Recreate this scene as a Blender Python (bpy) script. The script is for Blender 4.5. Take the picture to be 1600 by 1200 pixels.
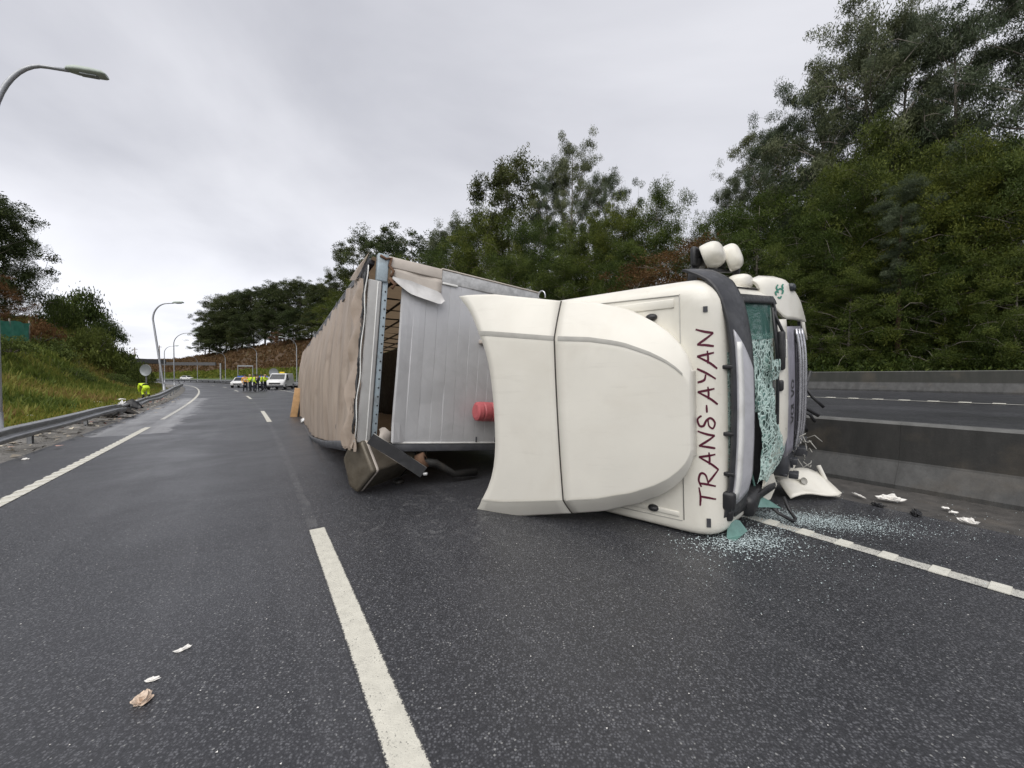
import bpy, bmesh, math, random
import numpy as np
from math import radians, sin, cos, pi, sqrt, atan
from mathutils import Vector, Matrix, noise as mnoise
for o in list(bpy.data.objects): bpy.data.objects.remove(o)
random.seed(7)
rng = np.random.default_rng(11)
SC = bpy.context.scene
COL = SC.collection
# ---------------------------------------------------------------- camera, sky, sun, exposure
cd = bpy.data.cameras.new('camera'); cam = bpy.data.objects.new('camera', cd); COL.objects.link(cam)
cd.sensor_width = 36; cd.lens = 13.5; cd.clip_start = .05; cd.clip_end = 5000
cam.location = (0, 0, 1.55); cam.rotation_euler = (radians(90) - atan(12/600), 0, 0)
SC.camera = cam
SUN_ELEV, SUN_AZ = 52, 200      # azimuth clockwise from +Y: behind the camera, a little left
world = bpy.data.worlds.new('World'); SC.world = world; world.use_nodes = True
def build_world():
    nt = world.node_tree; nt.nodes.clear(); N = nt.nodes.new; L = nt.links.new
    out = N('ShaderNodeOutputWorld'); bg = N('ShaderNodeBackground'); bg.inputs['Strength'].default_value = .1
    sky = N('ShaderNodeTexSky'); sky.sky_type = 'NISHITA'; sky.sun_disc = False
    sky.sun_elevation = radians(SUN_ELEV); sky.sun_rotation = radians(SUN_AZ)
    tc = N('ShaderNodeTexCoord'); sep = N('ShaderNodeSeparateXYZ'); L(tc.outputs['Generated'], sep.inputs[0])
    zc = N('ShaderNodeMath'); zc.operation = 'MAXIMUM'; L(sep.outputs['Z'], zc.inputs[0]); zc.inputs[1].default_value = 0
    za = N('ShaderNodeMath'); za.operation = 'ADD'; L(zc.outputs[0], za.inputs[0]); za.inputs[1].default_value = .22
    dv = N('ShaderNodeVectorMath'); dv.operation = 'DIVIDE'; cb = N('ShaderNodeCombineXYZ')
    for k in range(3): L(za.outputs[0], cb.inputs[k])
    L(tc.outputs['Generated'], dv.inputs[0]); L(cb.outputs[0], dv.inputs[1])
    n1 = N('ShaderNodeTexNoise'); n1.inputs['Scale'].default_value = .95; n1.inputs['Detail'].default_value = 6; n1.inputs['Roughness'].default_value = .5
    n1.inputs['Distortion'].default_value = .5
    off = N('ShaderNodeVectorMath'); off.operation = 'ADD'; off.inputs[1].default_value = (3.1, 1.7, 0)
    L(dv.outputs[0], off.inputs[0]); L(off.outputs[0], n1.inputs['Vector'])
    cr = N('ShaderNodeValToRGB'); L(n1.outputs['Fac'], cr.inputs[0])
    cr.color_ramp.elements[0].position = .30; cr.color_ramp.elements[0].color = (3.15, 3.17, 3.45, 1)
    cr.color_ramp.elements[1].position = .70; cr.color_ramp.elements[1].color = (4.9, 4.9, 5.15, 1)
    # slightly brighter band just over the horizon, as under thin overcast
    hz = N('ShaderNodeMapRange'); L(sep.outputs['Z'], hz.inputs[0]); hz.inputs[1].default_value = 0; hz.inputs[2].default_value = .42
    hz.inputs[3].default_value = 1.42; hz.inputs[4].default_value = 1.0; hz.interpolation_type = 'SMOOTHSTEP'
    ml = N('ShaderNodeVectorMath'); ml.operation = 'SCALE'; L(cr.outputs[0], ml.inputs[0]); L(hz.outputs[0], ml.inputs['Scale'])
    mx = N('ShaderNodeMix'); mx.data_type = 'RGBA'; mx.inputs[0].default_value = .93
    L(sky.outputs[0], mx.inputs[6]); L(ml.outputs[0], mx.inputs[7]); L(mx.outputs[2], bg.inputs['Color']); L(bg.outputs[0], out.inputs[0])
build_world()
sl = bpy.data.lights.new('sun', 'SUN'); sl.energy = 1.5; sl.angle = radians(75); sl.color = (1, .97, .92)
sun = bpy.data.objects.new('sun', sl); COL.objects.link(sun)
_e, _a = radians(SUN_ELEV), radians(SUN_AZ)
sun.rotation_euler = Vector((sin(_a)*cos(_e), cos(_a)*cos(_e), sin(_e))).to_track_quat('Z', 'Y').to_euler()
SC.view_settings.view_transform = 'Standard'; SC.view_settings.look = 'None'
SC.view_settings.exposure = .85; SC.view_settings.gamma = 1; SC.view_settings.use_curve_mapping = False
SC.cycles.max_bounces = 6; SC.cycles.transparent_max_bounces = 12
# ---------------------------------------------------------------- helpers
def tag(o, label=None, cat=None, group=None, kind=None):
    if label: o['label'] = label
    if cat: o['category'] = cat
    if group: o['group'] = group
    if kind: o['kind'] = kind
    return o
def empty(name, loc=(0, 0, 0), rz=0, **k):
    o = bpy.data.objects.new(name, None); COL.objects.link(o); o.location = loc; o.rotation_euler = (0, 0, rz)
    o.empty_display_size = .2
    return tag(o, **k)
def link(name, me, parent=None, **k):
    o = bpy.data.objects.new(name, me); COL.objects.link(o)
    if parent: o.parent = parent
    return tag(o, **k)
def children(o): return [c for c in bpy.data.objects if c.parent == o]
def copy_tree(o, parent=None):
    kids = list(o.children)
    c = o.copy(); COL.objects.link(c)
    if parent: c.parent = parent
    for ch in kids: copy_tree(ch, c)
    return c
class MB:
    """collects shapes, then becomes ONE mesh"""
    def __init__(s): s.v = []; s.f = []; s.m = []; s.sm = []; s.cur = 0
    def add(s, vs, fs, smooth=False, mi=None):
        b = len(s.v); s.v += [tuple(v) for v in vs]
        for f in fs: s.f.append(tuple(b + i for i in f)); s.m.append(s.cur if mi is None else mi); s.sm.append(smooth)
        return s
    def box(s, c, d, M=None, taper=1.0):
        cx, cy, cz = c; x, y, z = d[0]/2, d[1]/2, d[2]/2
        vs = [Vector((cx+a*x*(taper if e > 0 else 1), cy+b*y*(taper if e > 0 else 1), cz+e*z)) for e in (-1, 1) for a, b in ((-1, -1), (1, -1), (1, 1), (-1, 1))]
        if M: vs = [M @ v for v in vs]
        return s.add(vs, [(3, 2, 1, 0), (4, 5, 6, 7), (0, 1, 5, 4), (1, 2, 6, 5), (2, 3, 7, 6), (3, 0, 4, 7)])
    def rbox(s, c, d, b=.02, M=None):
        """box with bevelled edges"""
        bm = bmesh.new(); bmesh.ops.create_cube(bm, size=1)
        for v in bm.verts: v.co = Vector((v.co.x*d[0], v.co.y*d[1], v.co.z*d[2]))
        bmesh.ops.bevel(bm, geom=bm.edges[:], offset=b, segments=2, affect='EDGES', profile=.5)
        bm.verts.index_update(); C = Vector(c)
        vs = [v.co + C for v in bm.verts]; fs = [[v.index for v in f.verts] for f in bm.faces]; bm.free()
        if M: vs = [M @ v for v in vs]
        return s.add(vs, fs, True)
    def tube(s, pts, r, n=8, cap=True, smooth=True):
        pts = [Vector(p) for p in pts]; rs = r if isinstance(r, (list, tuple)) else [r]*len(pts)
        vs = []; prev = None
        for i, p in enumerate(pts):
            t = (pts[min(i+1, len(pts)-1)] - pts[max(i-1, 0)]).normalized()
            if prev is None:
                a = Vector((0, 0, 1)) if abs(t.z) < .9 else Vector((1, 0, 0)); u = t.cross(a).normalized()
            else: u = (prev - t*prev.dot(t)).normalized()
            prev = u; w = t.cross(u)
            for k in range(n):
                an = 2*pi*k/n; vs.append(p + (u*cos(an) + w*sin(an))*rs[i])
        fs = [(i*n+k, i*n+(k+1) % n, (i+1)*n+(k+1) % n, (i+1)*n+k) for i in range(len(pts)-1) for k in range(n)]
        s.add(vs, fs, smooth)
        if cap:
            b = len(s.v) - len(vs)
            s.f.append(tuple(b+k for k in range(n))[::-1]); s.f.append(tuple(b+(len(pts)-1)*n+k for k in range(n)))
            s.m += [s.cur]*2; s.sm += [False]*2
        return s
    def lathe(s, prof, n=24, M=None, smooth=True):
        """profile of (radius, height) turned about z"""
        vs = [Vector((r*cos(2*pi*k/n), r*sin(2*pi*k/n), z)) for r, z in prof for k in range(n)]
        if M: vs = [M @ v for v in vs]
        fs = [(i*n+k, i*n+(k+1) % n, (i+1)*n+(k+1) % n, (i+1)*n+k) for i in range(len(prof)-1) for k in range(n)]
        return s.add(vs, fs, smooth)
    def prism(s, poly, z0, z1, M=None, smooth=False):
        n = len(poly); vs = [Vector((x, y, z)) for z in (z0, z1) for x, y in poly]
        if M: vs = [M @ v for v in vs]
        return s.add(vs, [tuple(range(n))[::-1], tuple(range(n, 2*n))] + [(i, (i+1) % n, n+(i+1) % n, n+i) for i in range(n)], smooth)
    def grid(s, P, smooth=True, thick=0, close=False):
        """rows of points -> sheet; thick gives it a second side"""
        nr, nc = len(P), len(P[0]); vs = [Vector(p) for r in P for p in r]
        fs = [(i*nc+j, i*nc+j+1, (i+1)*nc+j+1, (i+1)*nc+j) for i in range(nr-1) for j in range(nc-1)]
        if not thick: return s.add(vs, fs, smooth)
        nrm = [Vector() for _ in vs]
        for f in fs:
            q = (vs[f[2]]-vs[f[0]]).cross(vs[f[3]]-vs[f[1]])
            for k in f: nrm[k] += q
        bk = [v - n.normalized()*thick if n.length > 0 else v for v, n in zip(vs, nrm)]
        N = len(vs); s.add(vs + bk, fs + [tuple(N+k for k in f[::-1]) for f in fs], smooth)
        b = len(s.v) - 2*N
        rim = [(0*nc+j) for j in range(nc)] + [i*nc+nc-1 for i in range(1, nr)] + [(nr-1)*nc+j for j in range(nc-2, -1, -1)] + [i*nc for i in range(nr-2, 0, -1)]
        for a, c in zip(rim, rim[1:]+rim[:1]):
            s.f.append((b+c, b+a, b+N+a, b+N+c)); s.m.append(s.cur); s.sm.append(False)
        return s
    def mesh(s, name, mats):
        me = bpy.data.meshes.new(name); me.from_pydata(s.v, [], s.f)
        for m in (mats if isinstance(mats, (list, tuple)) else [mats]): me.materials.append(m)
        me.polygons.foreach_set('material_index', s.m); me.polygons.foreach_set('use_smooth', s.sm); me.update()
        return me
    def build(s, name, mats, parent=None, **k):
        me = s.mesh(name, mats)
        if hasattr(s, 'nlu'):      # position across a painted line, 0 to 1
            at = me.attributes.new('lu', 'FLOAT', 'POINT'); at.data.foreach_set('value', [float(i % 2) if i < s.nlu else .5 for i in range(len(s.v))])
        return link(name, me, parent, **k)
def fast_mesh(name, V, nper, mat, attrs=None):
    """V (n*nper,3) independent polygons"""
    n = len(V)//nper; me = bpy.data.meshes.new(name); me.vertices.add(len(V)); me.vertices.foreach_set('co', np.asarray(V, np.float32).ravel())
    me.loops.add(n*nper); me.loops.foreach_set('vertex_index', np.arange(n*nper, dtype=np.int32))
    me.polygons.add(n); me.polygons.foreach_set('loop_start', np.arange(0, n*nper, nper, dtype=np.int32)); me.polygons.foreach_set('loop_total', np.full(n, nper, np.int32))
    for k, a in (attrs or {}).items():
        at = me.attributes.new(k, 'FLOAT', 'FACE'); at.data.foreach_set('value', np.asarray(a, np.float32))
    me.materials.append(mat); me.update(); me.validate(); return me
# ---------------------------------------------------------------- materials
def nmat(name):
    m = bpy.data.materials.new(name); m.use_nodes = True; nt = m.node_tree; b = nt.nodes['Principled BSDF']; return m, nt, b
def noise(nt, scale, detail=4, rough=.55, co='Object', dist=0):
    t = nt.nodes.new('ShaderNodeTexCoord'); n = nt.nodes.new('ShaderNodeTexNoise'); nt.links.new(t.outputs[co], n.inputs['Vector'])
    n.inputs['Scale'].default_value = scale; n.inputs['Detail'].default_value = detail; n.inputs['Roughness'].default_value = rough; n.inputs['Distortion'].default_value = dist; return n.outputs['Fac']
def ramp(nt, fac, stops):
    r = nt.nodes.new('ShaderNodeValToRGB'); nt.links.new(fac, r.inputs[0]); e = r.color_ramp.elements
    while len(e) < len(stops): e.new(.5)
    for q, (p, c) in zip(e, stops):
        q.position = p; q.color = (c, c, c, 1) if isinstance(c, (int, float)) else (*c, 1)
    return r.outputs[0]
def mixc(nt, fac, a, b, mode='MIX'):
    x = nt.nodes.new('ShaderNodeMix'); x.data_type = 'RGBA'; x.blend_type = mode
    for s, v in ((0, fac), (6, a), (7, b)):
        if isinstance(v, (int, float)): x.inputs[s].default_value = v if s == 0 else (v, v, v, 1)
        elif isinstance(v, tuple): x.inputs[s].default_value = (*v, 1)
        else: nt.links.new(v, x.inputs[s])
    return x.outputs[2]
def math_(nt, op, a, b=None, c=None):
    x = nt.nodes.new('ShaderNodeMath'); x.operation = op
    for i, v in enumerate((a, b, c)):
        if v is None: continue
        if isinstance(v, (int, float)): x.inputs[i].default_value = v
        else: nt.links.new(v, x.inputs[i])
    return x.outputs[0]
def bump(nt, b, h, strength=.3, dist=.01):
    u = nt.nodes.new('ShaderNodeBump'); u.inputs['Strength'].default_value = strength; u.inputs['Distance'].default_value = dist
    nt.links.new(h, u.inputs['Height']); nt.links.new(u.outputs[0], b.inputs['Normal'])
def simple(name, col, rough=.5, metal=0, var=.25, scale=6, dirt=None, dirt_amt=.5, bmp=0, coat=0, dscale=2.5):
    m, nt, b = nmat(name)
    f = noise(nt, scale, 5); c = ramp(nt, f, [(.3, tuple(x*(1-var) for x in col)), (.7, tuple(min(1, x*(1+var*.4)) for x in col))])
    if dirt:
        d = noise(nt, dscale, 8, .65, dist=.6); c = mixc(nt, ramp(nt, d, [(.48, 0.0), (.72, dirt_amt)]), c, dirt)
    nt.links.new(c, b.inputs['Base Color']); b.inputs['Metallic'].default_value = metal
    r = ramp(nt, noise(nt, scale*2.3, 4), [(.3, max(.02, rough-.1)), (.7, min(1, rough+.12))]); nt.links.new(r, b.inputs['Roughness'])
    b.inputs['Coat Weight'].default_value = coat; b.inputs['Coat Roughness'].default_value = .08
    if bmp: bump(nt, b, noise(nt, scale*3, 6), bmp, .01)
    return m
M = {}
M['cream'] = simple('cream_paint', (.735, .71, .635), .36, 0, .06, 3, (.50, .46, .37), .35, 0, .35)
M['cream2'] = simple('deflector_paint', (.73, .705, .635), .40, 0, .05, 2, (.55, .50, .42), .25, 0, .25, 1.4)
def add_scuffs(m, scale, lo, hi, col):
    """thin grime streaks drawn out along the part"""
    nt = m.node_tree; L = nt.links.new; b = nt.nodes['Principled BSDF']; src = b.inputs['Base Color'].links[0].from_socket
    t = nt.nodes.new('ShaderNodeTexCoord'); mp = nt.nodes.new('ShaderNodeMapping'); L(t.outputs['Object'], mp.inputs[0]); mp.inputs['Scale'].default_value = scale
    n = nt.nodes.new('ShaderNodeTexNoise'); L(mp.outputs[0], n.inputs['Vector']); n.inputs['Scale'].default_value = 1; n.inputs['Detail'].default_value = 9; n.inputs['Roughness'].default_value = .7
    L(mixc(nt, ramp(nt, n.outputs['Fac'], [(lo, 0.0), (hi, .2)]), src, col), b.inputs['Base Color'])
add_scuffs(M['cream2'], (.8, 3, 13), .58, .74, (.40, .37, .31)); add_scuffs(M['cream'], (1.2, 4, 7), .58, .76, (.36, .32, .26))
M['strip'] = simple('grey_band', (.36, .35, .32), .5, 0, .12, 8)
M['black'] = simple('black_plastic', (.018, .018, .02), .42, 0, .3, 12, (.10, .10, .10), .35)
M['darkgrey'] = simple('dark_grey_plastic', (.055, .057, .065), .4, 0, .25, 9, (.14, .14, .14), .4)
M['seal'] = simple('joint_rubber', (.06, .052, .045), .7, 0, .3, 12)
M['flap'] = simple('peeled_sheet', (.62, .61, .60), .45, 0, .15, 5, (.35, .33, .31), .5)
M['visor'] = simple('visor_shell', (.032, .033, .038), .4, 0, .25, 9, (.10, .10, .10), .35)
M['silver'] = simple('silver_visor_paint', (.50, .50, .53), .42, .1, .1, 5, (.22, .22, .23), .4)
M['lav'] = simple('grey_grille_paint', (.30, .29, .34), .4, .2, .15, 7, (.12, .12, .12), .5)
M['chrome'] = simple('bright_trim', (.55, .55, .58), .25, .9, .15, 9)
M['alu'] = simple('bare_aluminium_panel', (.49, .49, .50), .45, .25, .10, 1.1, (.33, .33, .335), .45, .06)
M['alu2'] = simple('galvanised_steel', (.46, .46, .46), .45, .3, .3, 14, (.2, .2, .2), .4)
M['whiteedge'] = simple('white_edge_trim', (.75, .75, .73), .45, 0, .12, 6, (.3, .28, .25), .4)
M['postgrey'] = simple('grey_post_cover', (.40, .395, .385), .55, 0, .12, 4, (.22, .2, .18), .4)
M['bluegrey'] = simple('pale_blue_steel', (.36, .43, .47), .5, .2, .15, 6, (.16, .13, .11), .6, 0, 0, 5)
M['beige'] = simple('beige_beam', (.53, .475, .42), .55, 0, .12, 4, (.32, .28, .24), .45)
M['rust'] = simple('rusty_steel', (.16, .09, .055), .8, .2, .4, 8, (.05, .04, .035), .6, .3)
M['chassis'] = simple('chassis_black', (.022, .021, .02), .6, .2, .4, 5, (.07, .055, .04), .6, .2)
M['rubber'] = simple('tyre_rubber', (.016, .016, .017), .75, 0, .3, 10, (.06, .055, .05), .5, .2)
M['red'] = simple('faded_red_plastic', (.50, .11, .12), .5, 0, .15, 8, (.6, .38, .36), .5)
M['tank'] = simple('muddy_tank_metal', (.15, .13, .10), .38, .35, .35, 3, (.07, .055, .035), .75, .15, 0, 3)
M['concrete'] = None
M['galv'] = simple('galvanised_rail', (.33, .34, .35), .42, .6, .25, 5, (.16, .15, .14), .5)
M['lamp'] = simple('grey_lamp_steel', (.40, .41, .43), .45, .5, .12, 4)
M['lamphead'] = simple('grey_green_lamp_shell', (.42, .47, .42), .5, 0, .12, 6)
M['wood'] = simple('raw_plywood', (.50, .30, .14), .7, 0, .25, 8, (.28, .17, .09), .5, .2)
M['white'] = simple('white_paint', (.78, .78, .77), .35, 0, .06, 4, (.45, .44, .42), .3, 0, .5)
M['litter'] = simple('white_litter', (.82, .80, .76), .7, 0, .12, 30)
M['paper'] = simple('crumpled_paper', (.70, .56, .44), .8, 0, .3, 40, (.35, .25, .18), .5, .3)
M['hivis'] = simple('hi_vis_yellow', (.60, .80, .03), .6, 0, .1, 8)
M['orange'] = simple('hi_vis_orange', (.85, .42, .06), .6, 0, .1, 8)
M['navy'] = simple('navy_cloth', (.015, .018, .03), .8, 0, .3, 8)
M['skin'] = simple('skin', (.50, .30, .21), .5, 0, .1, 8)
M['reflect'] = simple('reflective_tape', (.6, .62, .62), .3, 0, .1, 8)
M['glassdark'] = simple('dark_car_glass', (.03, .035, .04), .06, 0, .2, 4)
M['blue'] = simple('blue_beacon', (.03, .12, .6), .2, 0, .2, 4)
M['yellow'] = simple('yellow_beacon', (.85, .62, .03), .3, 0, .1, 4)
M['signback'] = simple('grey_sign_back', (.33, .35, .36), .45, .4, .15, 5)
M['net'] = None
M['maroon'] = simple('maroon_vinyl', (.085, .004, .022), .45, 0, .15, 20)
M['green'] = simple('green_vinyl', (.02, .22, .15), .45, 0, .1, 20)
M['greenplate'] = simple('teal_glass_fragment', (.11, .22, .195), .15, 0, .2, 10)
def mat_asphalt(name, base=1.0, opp=False):
    m, nt, b = nmat(name); L = nt.links.new
    uvn = nt.nodes.new('ShaderNodeUVMap'); uvn.uv_map = 'so'; sp = nt.nodes.new('ShaderNodeSeparateXYZ'); L(uvn.outputs[0], sp.inputs[0]); S, O = sp.outputs[0], sp.outputs[1]
    fine = noise(nt, 78, 4, .78); mid = noise(nt, 28, 4, .6); big = noise(nt, .35, 5, .6); band = noise(nt, 1.6, 4, .6)
    sv = nt.nodes.new('ShaderNodeTexVoronoi'); sv.inputs['Scale'].default_value = 88; tq = nt.nodes.new('ShaderNodeTexCoord'); L(tq.outputs['Object'], sv.inputs['Vector']); sc_ = nt.nodes.new('ShaderNodeSeparateColor'); L(sv.outputs['Color'], sc_.inputs[0])
    stone = math_(nt, 'MULTIPLY', sc_.outputs[1], ramp(nt, sv.outputs['Distance'], [(.30, 1.0), (.62, .12)]))
    grain = math_(nt, 'ADD', math_(nt, 'MULTIPLY', fine, .55), math_(nt, 'MULTIPLY', stone, .45))
    c = ramp(nt, grain, [(.28, (.011*base, .0115*base, .0135*base)), (.46, (.046*base, .0468*base, .0525*base)), (.70, (.118*base, .120*base, .129*base))])
    c_unused = ramp(nt, fine, [(.40, (.008*base, .0084*base, .0098*base)), (.51, (.043*base, .0435*base, .048*base)), (.62, (.15*base, .151*base, .158*base))])
    c = mixc(nt, ramp(nt, mid, [(.3, .4), (.75, 0.0)]), c, (.022*base, .0225*base, .026*base))
    # stone flecks polished pale
    t = nt.nodes.new('ShaderNodeTexCoord'); v = nt.nodes.new('ShaderNodeTexVoronoi'); L(t.outputs['Object'], v.inputs['Vector']); v.inputs['Scale'].default_value = 70; v.inputs['Randomness'].default_value = 1
    cs = nt.nodes.new('ShaderNodeSeparateColor'); L(v.outputs['Color'], cs.inputs[0])
    fl = math_(nt, 'MULTIPLY', math_(nt, 'GREATER_THAN', cs.outputs[0], .955), math_(nt, 'LESS_THAN', v.outputs['Distance'], .36))
    c = mixc(nt, math_(nt, 'MULTIPLY', fl, .55), c, (.30*base, .30*base, .29*base))
    c = mixc(nt, ramp(nt, big, [(.35, 0.0), (.7, .25)]), c, (.070*base, .071*base, .077*base))
    # dust and scrapes drawn out along the lanes (coordinates are metres along / across the road)
    st = nt.nodes.new('ShaderNodeMapping'); L(uvn.outputs[0], st.inputs[0]); st.inputs['Scale'].default_value = (.09, 1.9, 1)
    sn = nt.nodes.new('ShaderNodeTexNoise'); L(st.outputs[0], sn.inputs['Vector']); sn.inputs['Scale'].default_value = 1; sn.inputs['Detail'].default_value = 7; sn.inputs['Roughness'].default_value = .65
    c = mixc(nt, ramp(nt, sn.outputs['Fac'], [(.52, 0.0), (.76, .2)]), c, (.12*base, .121*base, .127*base))
    if not opp:
        # pale absorbent spread on the hard shoulder, between two stations along the road
        a = math_(nt, 'MULTIPLY', math_(nt, 'GREATER_THAN', S, 12.6), math_(nt, 'LESS_THAN', S, 34))
        w = math_(nt, 'ADD', O, math_(nt, 'MULTIPLY', math_(nt, 'SUBTRACT', band, .5), 1.3))
        a = math_(nt, 'MULTIPLY', a, math_(nt, 'MULTIPLY', math_(nt, 'LESS_THAN', w, -2.45), math_(nt, 'GREATER_THAN', w, -4.05)))
        a = math_(nt, 'MULTIPLY', a, ramp(nt, sn.outputs['Fac'], [(.28, .12), (.62, .8)]))
        c = mixc(nt, a, c, (.27, .27, .275))
        # old worn joint between the two lanes
        j = math_(nt, 'LESS_THAN', math_(nt, 'ABSOLUTE', math_(nt, 'ADD', math_(nt, 'ADD', O, .02), math_(nt, 'MULTIPLY', math_(nt, 'SUBTRACT', band, .5), .08))), .045)
        j = math_(nt, 'MULTIPLY', j, math_(nt, 'GREATER_THAN', S, 2.9))
        c = mixc(nt, math_(nt, 'MULTIPLY', j, ramp(nt, noise(nt, 5, 5), [(.38, .0), (.7, .4)])), c, (.16, .16, .16))
    # scrape marks where the wreck slid
    tp = nt.nodes.new('ShaderNodeTexCoord'); dn = nt.nodes.new('ShaderNodeVectorMath'); dn.operation = 'DISTANCE'; L(tp.outputs['Object'], dn.inputs[0]); dn.inputs[1].default_value = (-.85, 4.25, 0)
    near = ramp(nt, math_(nt, 'MULTIPLY', dn.outputs['Value'], .8), [(.25, 1.0), (1.0, 0.0)])
    c = mixc(nt, math_(nt, 'MULTIPLY', near, ramp(nt, noise(nt, 6, 8, .7, dist=1.2), [(.55, 0.0), (.72, .7)])), c, (.22, .22, .22))
    L(c, b.inputs['Base Color'])
    r = ramp(nt, noise(nt, .55, 6, .6, dist=.4), [(.32, .30), (.68, .54)]); L(r, b.inputs['Roughness'])
    b.inputs['Specular IOR Level'].default_value = .5
    hh = math_(nt, 'ADD', math_(nt, 'MULTIPLY', grain, 1.1), math_(nt, 'MULTIPLY', noise(nt, 190, 2, .7), .25)); bump(nt, b, hh, .55, .006)
    return m
M['asphalt'] = mat_asphalt('wet_asphalt', 1.22); M['asphalt2'] = mat_asphalt('wet_asphalt_far', 1.25, True)
def mat_paintline(name, worn=.25, col=(.62, .60, .52)):
    m, nt, b = nmat(name); L = nt.links.new
    w = math_(nt, 'ADD', math_(nt, 'MULTIPLY', noise(nt, 110, 3, .7), .8), math_(nt, 'MULTIPLY', noise(nt, 9, 5, .6), .2))
    c = ramp(nt, noise(nt, 14, 5), [(.3, tuple(x*.82 for x in col)), (.7, col)])
    at = nt.nodes.new('ShaderNodeAttribute'); at.attribute_name = 'lu'; ed = math_(nt, 'MULTIPLY', math_(nt, 'ABSOLUTE', math_(nt, 'SUBTRACT', at.outputs['Fac'], .5)), 2)
    ed = ramp(nt, ed, [(.80, 0.0), (1.0, 1.0)]); th = math_(nt, 'ADD', math_(nt, 'MULTIPLY', ed, .30), worn); w = math_(nt, 'MULTIPLY', math_(nt, 'SUBTRACT', math_(nt, 'ADD', th, .05), w), 14)
    w.node.use_clamp = True
    c = mixc(nt, ramp(nt, w, [(0, 0.0), (1, 1.0)]), c, (.05, .05, .052))
    L(c, b.inputs['Base Color']); b.inputs['Roughness'].default_value = .55; bump(nt, b, noise(nt, 120, 3), .5, .005); return m
M['line'] = mat_paintline('road_paint', .36); M['linew'] = mat_paintline('worn_road_paint', .42, (.55, .54, .49)); M['rib'] = mat_paintline('rib_paint', .34, (.68, .665, .59))
def mat_concrete(name, col, stain=(.05, .05, .046), amt=.75, streak=True):
    m, nt, b = nmat(name); L = nt.links.new
    c = ramp(nt, noise(nt, 7, 8, .65), [(.3, tuple(x*.72 for x in col)), (.7, col)])
    t = nt.nodes.new('ShaderNodeTexCoord'); mp = nt.nodes.new('ShaderNodeMapping'); L(t.outputs['Object'], mp.inputs[0]); mp.inputs['Scale'].default_value = (2.2, 2.2, .35)
    n = nt.nodes.new('ShaderNodeTexNoise'); L(mp.outputs[0], n.inputs['Vector']); n.inputs['Scale'].default_value = 2.4; n.inputs['Detail'].default_value = 9; n.inputs['Roughness'].default_value = .72
    c = mixc(nt, ramp(nt, n.outputs['Fac'], [(.38, amt), (.62, .03)]), c, stain)
    mh = nt.nodes.new('ShaderNodeMapping'); L(t.outputs['Object'], mh.inputs[0]); mh.inputs['Scale'].default_value = (.35, .35, 5); nh = nt.nodes.new('ShaderNodeTexNoise'); L(mh.outputs[0], nh.inputs['Vector']); nh.inputs['Scale'].default_value = 1.5; nh.inputs['Detail'].default_value = 7; nh.inputs['Roughness'].default_value = .7
    c = mixc(nt, ramp(nt, nh.outputs['Fac'], [(.57, 0.0), (.72, .55)]), c, stain)
    c = mixc(nt, ramp(nt, noise(nt, .9, 6, .6), [(.55, 0.0), (.75, .3)]), c, (.17, .13, .085))
    L(c, b.inputs['Base Color']); b.inputs['Roughness'].default_value = .7; bump(nt, b, noise(nt, 40, 6), .3, .006); return m
M['concrete'] = mat_concrete('barrier_concrete_lower', (.074, .074, .072), (.028, .028, .027), .8)  # upturned lower slope: the light it catches is put into a paler colour
M['concrete_dark'] = mat_concrete('barrier_concrete_shaded_grimy', (.028, .027, .025), (.010, .010, .009), .85)  # steep upper face: its shade is painted into the base colour, under real stains
M['concrete_cap'] = mat_concrete('barrier_concrete_top', (.14, .14, .135), (.06, .06, .056), .55)  # top faces painted palest, for the sky light on them
M['concrete_far'] = mat_concrete('far_wall_concrete', (.036, .036, .030), (.017, .019, .014), .8)  # far wall's upper face, likewise darkened in colour for shading
M['gutter'] = mat_concrete('gutter_concrete', (.095, .088, .08), (.03, .028, .026), .8)
M['bridge'] = mat_concrete('bridge_concrete', (.12, .12, .125), (.06, .06, .06), .5)
def mat_ground(name, stops, scale=.6, bmp=.6, fine=22):
    m, nt, b = nmat(name); f = math_(nt, 'ADD', math_(nt, 'MULTIPLY', noise(nt, scale, 8, .62, dist=.5), .72), math_(nt, 'MULTIPLY', noise(nt, fine, 4, .6), .28))
    nt.links.new(ramp(nt, f, stops), b.inputs['Base Color']); b.inputs['Roughness'].default_value = .9; b.inputs['Specular IOR Level'].default_value = .2
    bump(nt, b, noise(nt, fine*.5, 6, .65), bmp, .06); return m
M['earth'] = mat_ground('field', [(.3, (.035, .045, .02)), (.5, (.06, .075, .03)), (.7, (.09, .085, .045))], .15)
M['verge'] = mat_ground('verge_earth', [(.32, (.03, .035, .014)), (.5, (.06, .07, .022)), (.68, (.12, .115, .04))], .45)
M['gravel'] = mat_ground('gravel_strip', [(.3, (.12, .115, .105)), (.5, (.22, .21, .195)), (.7, (.33, .32, .30))], 1.2, .8, 38)
M['hill'] = mat_ground('bracken_hill', [(.3, (.05, .04, .026)), (.5, (.085, .055, .035)), (.7, (.075, .07, .035))], .12, .8, 1.6)
M['hillgrass'] = mat_ground('hill_grass', [(.3, (.045, .065, .022)), (.55, (.08, .11, .035)), (.75, (.11, .11, .05))], .25, .8, 2)
M['forestfloor'] = mat_ground('forest_floor', [(.3, (.012, .012, .007)), (.6, (.03, .03, .014)), (.75, (.045, .035, .018))], .5)
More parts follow.
